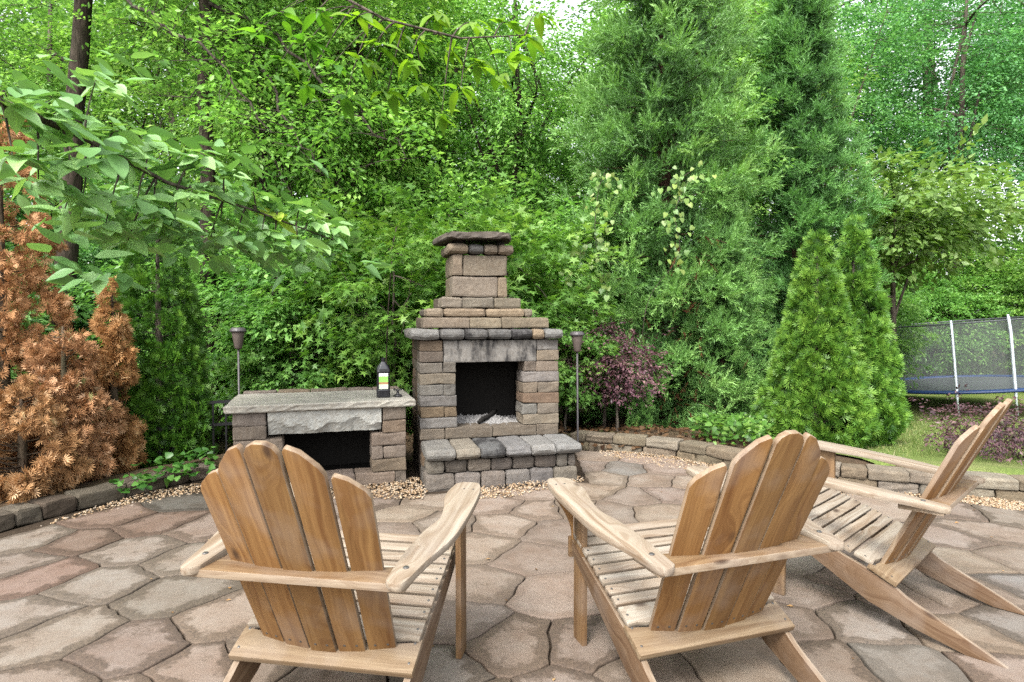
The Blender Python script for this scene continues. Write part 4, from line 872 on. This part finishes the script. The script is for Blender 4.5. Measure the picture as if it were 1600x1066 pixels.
# Japanese cedars with brushy foliage
def brushy(seed, hgt, rb, nb):
    """whorled branches that end in round plumes of needled shoots"""
    r = np.random.default_rng(seed); P, X, Z, S, A = [], [], [], [], []; mb = MB(); tk = [np.array([0, 0, -.3])] + [np.array([.03 * math.sin(t * 9), .03 * math.cos(t * 7), t * hgt]) for t in np.linspace(.03, 1, 12)]
    mb.tube(tk, [.15 * (1 - .07 * i) for i in range(13)], 10)
    def plume(c, d, ln, n, base):
        d = d / np.linalg.norm(d); a = np.cross(d, [.2, .1, 1.]); a /= np.linalg.norm(a); b = np.cross(d, a)
        th = np.sqrt(r.random(n)) * 1.12; ph = r.uniform(0, 6.283, n); x = np.cos(th)[:, None] * d + np.sin(th)[:, None] * (np.cos(ph)[:, None] * a + np.sin(ph)[:, None] * b)
        back = r.uniform(0, .38, n) * ln; P.extend(c - back[:, None] * d + r.normal(0, .035, (n, 3))); X.extend(x + np.array([0, 0, .16])); Z.extend(np.tile(np.array([0, 0, 1.]), (n, 1)) + r.normal(0, .4, (n, 3)))
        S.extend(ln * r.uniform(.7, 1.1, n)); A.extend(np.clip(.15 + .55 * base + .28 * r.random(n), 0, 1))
    for k in range(nb):
        t = (k + r.random()) / nb; z = .12 + (hgt - .2) * t ** 1.15; a = k * 2.39996 + r.normal(0, .35); L = rb * (1 - (z / hgt) ** 1.5) ** .75 * r.uniform(.66, 1.12) * (.82 if z < .5 else 1) + .12
        o = np.array([math.cos(a), math.sin(a), 0]); sd_ = np.array([-o[1], o[0], 0]); dr = r.uniform(.15, .5) * (1.15 - t)
        f = lambda q: np.array([0, 0, z]) + o * L * q + np.array([0, 0, (.22 * q - dr * q * q * 1.25 + .22 * max(0, q - .7)) * L])
        mb.tube([f(q) for q in (0, .25, .5, .75, .95)], [.012, .010, .008, .006, .003], 4, False); base = r.random()
        plume(f(.98), o + np.array([0, 0, r.uniform(-.1, .5)]), r.uniform(.24, .34), 18, .45 + .5 * base)
        for j in range(10): q = r.uniform(.13, .97); plume(f(q) + sd_ * r.normal(0, .15) * (.5 + L * .4) + np.array([0, 0, r.normal(.02, .08)]), o * r.uniform(.2, 1) + sd_ * r.normal(0, .6) + np.array([0, 0, r.uniform(-.1, .7)]), r.uniform(.18, .30), 12, base * .35 + .8 * q * q - .34)  # inner plumes toned darker: shade of the gaps put into needle colour
    P, X, Z, S, A = map(np.array, (P, X, Z, S, A)); h = len(P) // 2
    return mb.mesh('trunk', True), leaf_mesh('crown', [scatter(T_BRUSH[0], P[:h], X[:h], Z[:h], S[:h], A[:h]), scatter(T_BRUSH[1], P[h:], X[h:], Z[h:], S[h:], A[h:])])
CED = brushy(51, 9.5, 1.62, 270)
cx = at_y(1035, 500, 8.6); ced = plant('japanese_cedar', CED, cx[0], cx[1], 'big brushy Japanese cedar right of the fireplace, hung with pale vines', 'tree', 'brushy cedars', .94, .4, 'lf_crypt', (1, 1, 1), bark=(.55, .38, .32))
cx = at_y(1242, 500, 12.4); plant('japanese_cedar', CED, cx[0], cx[1], 'second brushy cedar standing farther back above the twin arborvitae', 'tree', 'brushy cedars', .98, 2.6, 'lf_crypt', (.74, .86, .84), bark=(.55, .38, .32))  # cooler, darker tint puts distance haze into the needle colour
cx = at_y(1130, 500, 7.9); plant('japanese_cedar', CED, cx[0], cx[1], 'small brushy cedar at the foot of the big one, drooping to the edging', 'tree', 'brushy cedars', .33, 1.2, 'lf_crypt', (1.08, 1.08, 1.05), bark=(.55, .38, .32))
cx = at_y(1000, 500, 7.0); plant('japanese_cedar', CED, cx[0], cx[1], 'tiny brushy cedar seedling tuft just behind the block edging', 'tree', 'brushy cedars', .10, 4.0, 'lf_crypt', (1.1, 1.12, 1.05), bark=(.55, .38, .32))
# dead inner twigs of the big cedar
r_ = np.random.default_rng(8); n = 90; P = np.column_stack([r_.normal(0, .20, n) - .22, r_.normal(-.80, .25, n), .2 + 2.6 * r_.random(n) ** 1.4]); X = r_.normal(0, .6, (n, 3)) + np.array([0, -.3, -.7])
link('dead_twigs', leaf_mesh('dead_twigs', scatter(T_BRUSH[0], P, X, r_.normal(size=(n, 3)), r_.uniform(.14, .26, n), r_.random(n))), ced, M['lf_rust'], color=(.6, .6, .6))

# arborvitae: flat upright sprays over a cone
def conifer_cone(seed, hgt, rb, n, size, ragged=.06, jit=.35, droopy=0., power=.8, hole=0.):
    r = np.random.default_rng(seed)
    nc = max(120, int(n / 14)); tc = np.clip(1 - np.sqrt(r.random(nc)), 0, .97); ac = r.uniform(0, 6.283, nc)
    lump = 1 + ragged * (np.sin(ac * 3 + tc * 9 + seed) + np.sin(ac * 5 - tc * 17 + 2 * seed))
    prof = (1 - tc) ** power * np.minimum(1, .55 + tc * 4.5); rc = rb * prof * lump * r.uniform(.82, 1.0, nc); C = np.column_stack([rc * np.cos(ac), rc * np.sin(ac), .05 + hgt * tc]); oc = np.column_stack([np.cos(ac), np.sin(ac), .25 + 0 * ac])
    if hole: keep = np.sin(C[:, 0] * 9 + seed) * np.sin(C[:, 2] * 7 + seed * 2) < hole; C, oc, tc = C[keep], oc[keep], tc[keep]; nc = len(C)
    k = r.integers(0, nc, n); h_ = nrm(oc[k] * .9 + r.normal(0, .62, (n, 3)) + np.array([0, 0, .25 - droopy])); size_c = (.075 * rb + .028) * r.uniform(.75, 1.3, nc); dep = np.where(r.random(n) < .25, r.uniform(-.6, .5, n), r.uniform(.55, 1.05, n)); t = tc[k]
    P = C[k] + h_ * (size_c[k] * dep)[:, None] * np.array([1, 1, .8]); P[:, 2] = np.maximum(P[:, 2], .01)
    X = h_ + np.array([0, 0, 1.]) * (r.uniform(.0, .6, n) - droopy)[:, None] + r.normal(0, jit, (n, 3)); Z = np.cross(h_, np.array([0, 0, 1.])) + r.normal(0, .6, (n, 3))
    A = np.clip(.12 + .38 * r.random(n) + .30 * r.random(nc)[k] + .22 * (dep > .8) - .1 * (dep < .4), 0, 1)  # tips toned lighter, inner sprays darker: shade between clumps painted in
    mb = MB(); mb.tube([(0, 0, -.25), (0, 0, hgt * .5), (0, 0, hgt * .93)], [.05 * rb + .02, .03, .008], 7)
    for k in range(60):
        z = hgt * r.uniform(.05, .9); q = rb * (1 - z / hgt) ** power * .8; b = r.uniform(0, 6.28); mb.tube([(0, 0, z), (q * .6 * math.cos(b), q * .6 * math.sin(b), z + .1 * q), (q * math.cos(b), q * math.sin(b), z + .35 * q)], [.008, .005, .002], 3, False)
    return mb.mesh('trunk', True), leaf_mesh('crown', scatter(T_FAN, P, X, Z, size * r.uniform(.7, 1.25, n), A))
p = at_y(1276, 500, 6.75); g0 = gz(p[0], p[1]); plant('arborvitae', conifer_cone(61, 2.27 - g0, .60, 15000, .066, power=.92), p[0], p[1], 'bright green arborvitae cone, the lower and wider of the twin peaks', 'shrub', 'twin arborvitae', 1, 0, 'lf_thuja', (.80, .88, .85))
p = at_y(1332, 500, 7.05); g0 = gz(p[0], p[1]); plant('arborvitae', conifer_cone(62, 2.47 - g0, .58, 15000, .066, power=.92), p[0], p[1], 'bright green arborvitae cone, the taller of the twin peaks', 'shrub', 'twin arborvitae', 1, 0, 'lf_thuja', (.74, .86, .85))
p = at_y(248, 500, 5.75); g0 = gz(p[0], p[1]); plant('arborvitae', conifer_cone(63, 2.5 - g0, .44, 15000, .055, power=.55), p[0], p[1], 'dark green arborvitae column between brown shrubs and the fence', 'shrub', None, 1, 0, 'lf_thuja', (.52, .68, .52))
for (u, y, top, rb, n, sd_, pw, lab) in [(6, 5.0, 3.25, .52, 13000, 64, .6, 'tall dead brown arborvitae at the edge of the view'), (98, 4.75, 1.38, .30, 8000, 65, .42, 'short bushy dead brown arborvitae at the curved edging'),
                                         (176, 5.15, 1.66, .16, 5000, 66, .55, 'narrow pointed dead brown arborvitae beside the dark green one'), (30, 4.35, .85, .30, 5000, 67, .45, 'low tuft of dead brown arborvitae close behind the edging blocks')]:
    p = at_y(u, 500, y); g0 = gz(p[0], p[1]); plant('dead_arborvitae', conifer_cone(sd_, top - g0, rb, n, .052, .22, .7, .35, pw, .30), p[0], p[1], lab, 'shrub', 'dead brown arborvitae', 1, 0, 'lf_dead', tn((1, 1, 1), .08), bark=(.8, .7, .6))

p0 = at_y(604, 620, 6.1); zb = gz(p0[0], p0[1]); p1 = at_y(612, 408, 6.1); st = empty('young_sapling', (p0[0], p0[1], zb), 0, 'thin dark upright sapling stem rising behind the oil bottle', 'sapling'); q1 = p1 - np.array([p0[0], p0[1], zb]); mb = MB()
mb.tube(bez((0, 0, -.1), (-.03, 0, q1[2] * .5), q1, 9), list(np.linspace(.011, .005, 9)), 6); link('stem', mb.mesh('stem', True), st, M['bark'], color=(.4, .38, .36)); r_ = np.random.default_rng(3)
link('crown', leaf_mesh('crown', sprays(r_, q1 + r_.normal(0, .09, (9, 3)), r_.normal(size=(9, 3)) * np.array([1, 1, .3]), 6, .14, .12, .10, T_STAR, .3)), st, M['lf_star'], color=(1, 1, 1))
# purple leaved shrubs
PUR = [broadleaf(71, 1.2, .68, .50, .80, 150, 24, .19, .10, .042, tr=.02, limbs=12, droop=.5, inner=.15), broadleaf(72, .6, .75, .33, .30, 190, 24, .14, .09, .036, tr=.015, limbs=12, droop=.3, inner=.1)]
p = at_y(965, 500, 6.95); plant('purple_shrub', PUR[0], p[0], p[1], 'purple leaved shrub with pinkish sprays right of the fireplace', 'shrub', None, .95, 0, 'lf_purple')
p = at_y(945, 500, 7.3); plant('purple_shrub', PUR[0], p[0], p[1], 'taller thin purple leaved shrub rising behind the hearth torch', 'shrub', None, 1.15, 2, 'lf_purple', (.9, .9, .9))
p = at_y(1565, 500, 5.75); plant('purple_shrub', PUR[1], p[0], p[1], 'low spreading purple shrub behind the side-on chair', 'shrub', None, 1., .5, 'lf_purple', (.75, .8, .75))

# ground ivy
T_HEART = (np.array([(0, 0, 0), (-.08, .26, .02), (.18, .44, .0), (.55, .33, -.02), (1, 0, -.08), (.55, -.33, -.02), (.18, -.44, 0), (-.08, -.26, .02), (.4, 0, .05)]), np.array([(i, (i+1) % 8, 8) for i in range(8)]))
def ivy(name, label, poly_px, zg, n, size, hump, seed, mat, tint):
    r = np.random.default_rng(seed); poly = [tuple(on_z(u, v, zg)[:2]) for u, v in poly_px]; A = np.array(poly); P = r.uniform(A.min(0), A.max(0), (n * 6, 2)); P = P[inside(P, poly)][:n]; n = len(P)
    z = np.maximum(ground_z(P), .02) + .02 + hump * r.random(n) ** .7; X = r.normal(size=(n, 3)) * np.array([1, 1, .35]); Z = np.array([0, -.25, 1.]) + r.normal(0, .4, (n, 3))
    o = link(name, leaf_mesh(name, scatter(T_HEART, np.column_stack([P, z]), X, Z, size * r.uniform(.6, 1.3, n), r.random(n))), None, M[mat], color=tint); tag(o, label, 'ground cover', kind='stuff')
ivy('ground_ivy', 'bright green ground cover leaves between the cedar and the edging', [(1075,690),(1120,668),(1190,662),(1210,690),(1180,708),(1110,700)], .1, 900, .055, .22, 81, 'lf_ivy', (.85, .9, .8))
ivy('ground_ivy', 'round leaved green ground cover under the dark arborvitae', [(170,760),(240,735),(335,712),(335,735),(270,750),(200,770)], 0.08, 170, .06, .10, 82, 'lf_ivy', (.5, .68, .62))
ivy('leaf_litter', 'scattered brown leaf litter on the soil behind the edging', [(600,690),(905,690),(1080,700),(1210,720),(1210,700),(1000,660),(600,660)], .08, 900, .05, .02, 83, 'lf_dead', (.22, .21, .21))

fr_ = np.random.default_rng(61); n = 46; P = np.column_stack([fr_.uniform(-3, 3.2, n), fr_.uniform(2.1, 4.6, n), np.full(n, .006)]); P = P[inside(P[:, :2], PAVED)]; n = len(P)
o = link('fallen_leaves', leaf_mesh('fallen_leaves', scatter(T_OV, P, fr_.normal(size=(n, 3)) * np.array([1, 1, .05]), np.array([0, 0, 1.]) + fr_.normal(0, .12, (n, 3)), fr_.uniform(.012, .034, n), fr_.random(n))), None, M['lf_dead'], color=(.8, .85, .8)); tag(o, 'few small dry leaves scattered on the flagstones', 'leaves', kind='stuff')
# broad leaves on near branches: every leaf an object of its own
def blade(seed, wid, drp, n=7):
    r = np.random.default_rng(seed); V, Fc = [], []
    for k in range(n + 1):
        t = k / n; wd = wid * (math.sin(math.pi * t ** .78) ** .9) * (1 - .25 * t) if 0 < k < n else .004; z = -drp * t * t + .015 * math.sin(7 * t + seed)
        V += [(t, wd, z + .20 * wd + .01 * r.normal()), (t, 0, z - .10 * wd), (t, -wd, z + .20 * wd + .01 * r.normal())]
        if k: b = 3 * k; Fc += [(b-3, b-2, b+1, b), (b-2, b-1, b+2, b+1)]
    return py_mesh('leaf', V, Fc, True)
BL = [blade(i, .28 + .02 * (i % 2), .06 + .06 * i) for i in range(4)]; LB = [blade(9 + i, .24, .12 + .1 * i) for i in range(3)]
for m_, mm in ((BL, 'lf_hick'), (LB, 'lf_lime')):
    for me in m_: me.materials.append(M[mm])
BL[1].calc_loop_triangles(); T_BLADE = (np.array([v.co[:] for v in BL[1].vertices]), np.array([t.vertices[:] for t in BL[1].loop_triangles]))
lr2 = random.Random(33)
def rosette(root, meshes, c, d, n, size, tint, names='leaf'):
    c, d = Vector(c), Vector(d).normalized(); sd_ = d.cross(Vector((0, 0, 1))); sd_ = sd_.normalized() if sd_.length > .1 else Vector((1, 0, 0)); off = Vector(root.location)
    for k in range(n):
        a = (k / n) * 2 * math.pi + lr2.uniform(-.3, .3); x = d * (.35 + .65 * math.cos(a)) + sd_ * math.sin(a) * 1.0; x.z += lr2.uniform(-.48, .14); x.normalize()
        up = Vector((lr2.gauss(0, .3), lr2.gauss(-.35, .3), 1)); m = frame((0, 0, 0), x, up.cross(x)); s = size * lr2.uniform(.68, 1.12)
        o = bpy.data.objects.new(names, meshes[lr2.randrange(len(meshes))]); col.objects.link(o); o.parent = root; p = c + x * .015 + Vector([lr2.gauss(0, .018) for _ in range(3)]) - off
        o.matrix_local = Matrix.Translation(p) @ m @ Matrix.Diagonal((s, s * lr2.uniform(.85, 1.15), s, 1)); k_ = lr2.uniform(.82, 1.18); o.color = (tint[0] * k_, tint[1] * k_, tint[2] * k_, 1)
bt = empty('broad_leaved_tree', (-5.3, 3.4, gz(-5.3, 3.4)), 0, 'tree reaching a low branch of large drooping oval leaves over the dead shrubs', 'tree')
mb = MB(); off = np.array(bt.location); mb.tube([np.array(q) for q in ((0, 0, -.3), (.02, 0, 1.5), (-.03, .03, 3.4), (.1, 0, 6.5))], [.13, .10, .08, .04], 10); limb_px = [(-420, 250), (-200, 150), (-20, 150), (130, 215), (260, 285), (400, 330), (520, 375)]
yy = lambda u: 2.75 + .0031 * max(u, -100) if u > -300 else 3.3
LP_ = [at_y(u, v, yy(u)) - off for u, v in limb_px]; LP_[0] = np.array([0, 0, 2.3]); mb.tube(LP_, [.035, .028, .02, .015, .011, .007, .004], 6)
RO = [(150,125),(95,185),(185,205),(50,200),(110,255),(195,255),(130,305),(215,310),(165,350),(245,290),(310,240),(330,290),(275,335),(385,320),(435,335),(485,345),(370,375),(430,390),(500,385),(525,355),(300,300),(240,345),(20,245),(345,345),(410,360),(465,375),(70,240),(350,270),(100,330),(200,375),(330,370),(10,150),(235,225),(395,300),(470,325),(60,280)]
lp = np.array(smooth_outline(LP_, 8)[8:])
for (u, v) in RO:
    c = at_y(u, v, yy(u) + lr2.uniform(-.12, .12)); j = np.argmin(((lp - (c - off)) ** 2).sum(1)); mb.tube(bez(lp[j], (lp[j] + c - off) / 2 + np.array([0, 0, .06]), c - off, 5), [.008, .006, .005, .004, .003], 4, False)
    rosette(bt, BL, c, (.75, lr2.uniform(-.6, .1), -.12), 8, .172 - .00004 * u, (1, 1, 1) if lr2.random() > .05 else (1.9, 1.5, .6))
link('trunk', mb.mesh('trunk', True), bt, M['bark'])
Cs = np.array([at_y(u + r_.normal(0, 40), v + r_.normal(0, 32), yy(u) + r_.uniform(-.1, .7)) - off for u, v in RO for _ in range(3)])
link('foliage', leaf_mesh('foliage', sprays(r_, Cs, r_.normal(size=Cs.shape) * np.array([1, 1, .25]) + np.array([.4, 0, -.1]), 6, .16, .13, .14, T_BLADE, .35, .35)), bt, M['lf_broad'], color=(1, 1, 1))['kind'] = 'stuff'
# lime green branch that hangs from the tall trunk
off = np.array(TA.location); mb = MB(); lp = [np.array([.35, .1, 6.6]), at_y(330, -140, 6.6) - off, at_y(470, -40, 5.6) - off, at_y(600, 30, 5.2) - off, at_y(720, 60, 5.0) - off, at_y(820, 55, 4.9) - off]; mb.tube(lp, [.035, .022, .015, .011, .008, .004], 6); lp = np.array(smooth_outline(lp, 8)[8:])
for (u, v) in [(440,20),(480,65),(560,25),(620,45),(680,25),(705,75),(745,95),(790,35),(825,60),(640,95),(570,95),(520,100),(720,135),(605,145),(440,95),(400,50),(660,135),(780,120),(840,20),(800,90),(690,180),(540,150),(480,130),(590,70),(740,35),(655,60),(500,20)]:
    c = at_y(u, v, 5.1 + lr2.uniform(-.3, .5)); j = np.argmin(((lp - (c - off)) ** 2).sum(1)); mb.tube(bez(lp[j], (lp[j] + c - off) / 2 + np.array([0, 0, .08]), c - off, 5), [.008, .006, .005, .004, .003], 4, False)
    rosette(TA, LB, c, (.6, lr2.uniform(-.7, .3), -.15), 7, .20, (1, 1, 1) if u > 540 else (.62, .8, .95))
link('limb', mb.mesh('limb', True), TA, M['bark'])
# fine dark limbs and leaf sprays from the slender trunk
off = np.array(TB.location); mb = MB(); r_ = np.random.default_rng(14); Cs = []
for path in [[(322, 40, 7.7), (400, 90, 7.8), (450, 190, 7.0), (500, 275, 6.6)], [(322, 0, 7.7), (430, 60, 7.6), (540, 170, 6.9), (640, 240, 6.6)], [(322, 110, 7.7), (270, 60, 8.2), (200, 30, 7.6)], [(322, 150, 7.7), (400, 210, 8.2), (470, 330, 7.8)], [(130, -60, 8.), (230, 20, 7.0), (330, 90, 6.4), (420, 210, 6.2)], [(322, 60, 7.7), (380, 40, 8.), (300, 150, 7.0)]]:
    K = [at_y(*q) - off for q in path]; K = [np.array(q) for q in smooth_outline(K, 5)]; K = [k + r_.normal(0, .03, 3) for k in K]; mb.tube(K, list(np.linspace(.028, .006, len(K))), 5, False)
    for k in K[4:]:
        for _ in range(3): e = k + r_.normal(0, .28, 3) * np.array([1.2, 1, .7]); mb.tube([k, (k + e) / 2 + r_.normal(0, .03, 3), e], [.006, .004, .002], 3, False); Cs.append(e)
link('limb', mb.mesh('limb', True), TB, M['bark'], color=(.7, .7, .7)); Cs = np.array(Cs)
link('limb_foliage', leaf_mesh('limb_foliage', sprays(r_, Cs, r_.normal(size=Cs.shape) * np.array([1, 1, .3]), 26, .3, .2, .075, T_OV)), TB, M['lf_forest'], color=(1.1, 1.15, .8))
# vine on the cedar
VL = []
for s in (1, 2): 
    V0, F0 = T_HEART; me = py_mesh('leaf', V0 + np.random.default_rng(s).normal(0, .02, V0.shape), [tuple(f) for f in F0], True); me.materials.append(M['lf_vine']); VL.append(me)
vo = at_y(1000, 640, 7.0); vi = empty('climbing_vine', (vo[0], vo[1], gz(vo[0], vo[1])), 0, 'climbing vine with heart shaped yellow green leaves on the cedar', 'vine'); off = np.array(vi.location); mb = MB()
for path in [[(1000,640,7.),(1010,480,7.15),(1060,400,7.05),(1055,330,6.95),(1080,270,7.0),(1040,300,7.)], [(1000,640,7.),(960,520,7.1),(945,440,7.0),(930,370,7.05),(935,300,7.1),(945,270,7.15)], [(930,370,7.05),(900,400,7.1),(890,440,7.1)]]:
    K = [np.array(q) for q in smooth_outline([at_y(*q) - off for q in path], 7)]; mb.tube(K, [.004] * len(K), 4, False)
    for k in K[12:] if len(path) > 3 else K:
        for _ in range(4):
            if lr2.random() < .25: continue
            o = bpy.data.objects.new('leaf', VL[lr2.randrange(2)]); col.objects.link(o); o.parent = vi; s = lr2.uniform(.05, .08); m = frame((0, 0, 0), (lr2.gauss(0, .5), -.5 + lr2.gauss(0, .3), -1), (1, lr2.gauss(0, .5), lr2.gauss(0, .3)))
            o.matrix_local = Matrix.Translation(Vector(k) + Vector((lr2.gauss(0, .09), lr2.gauss(-.03, .05), lr2.gauss(0, .06)))) @ m @ Matrix.Scale(s, 4); q = lr2.uniform(.7, 1.15); o.color = (q, q, q, 1)
link('stem', mb.mesh('stem', True), vi, M['bark'])
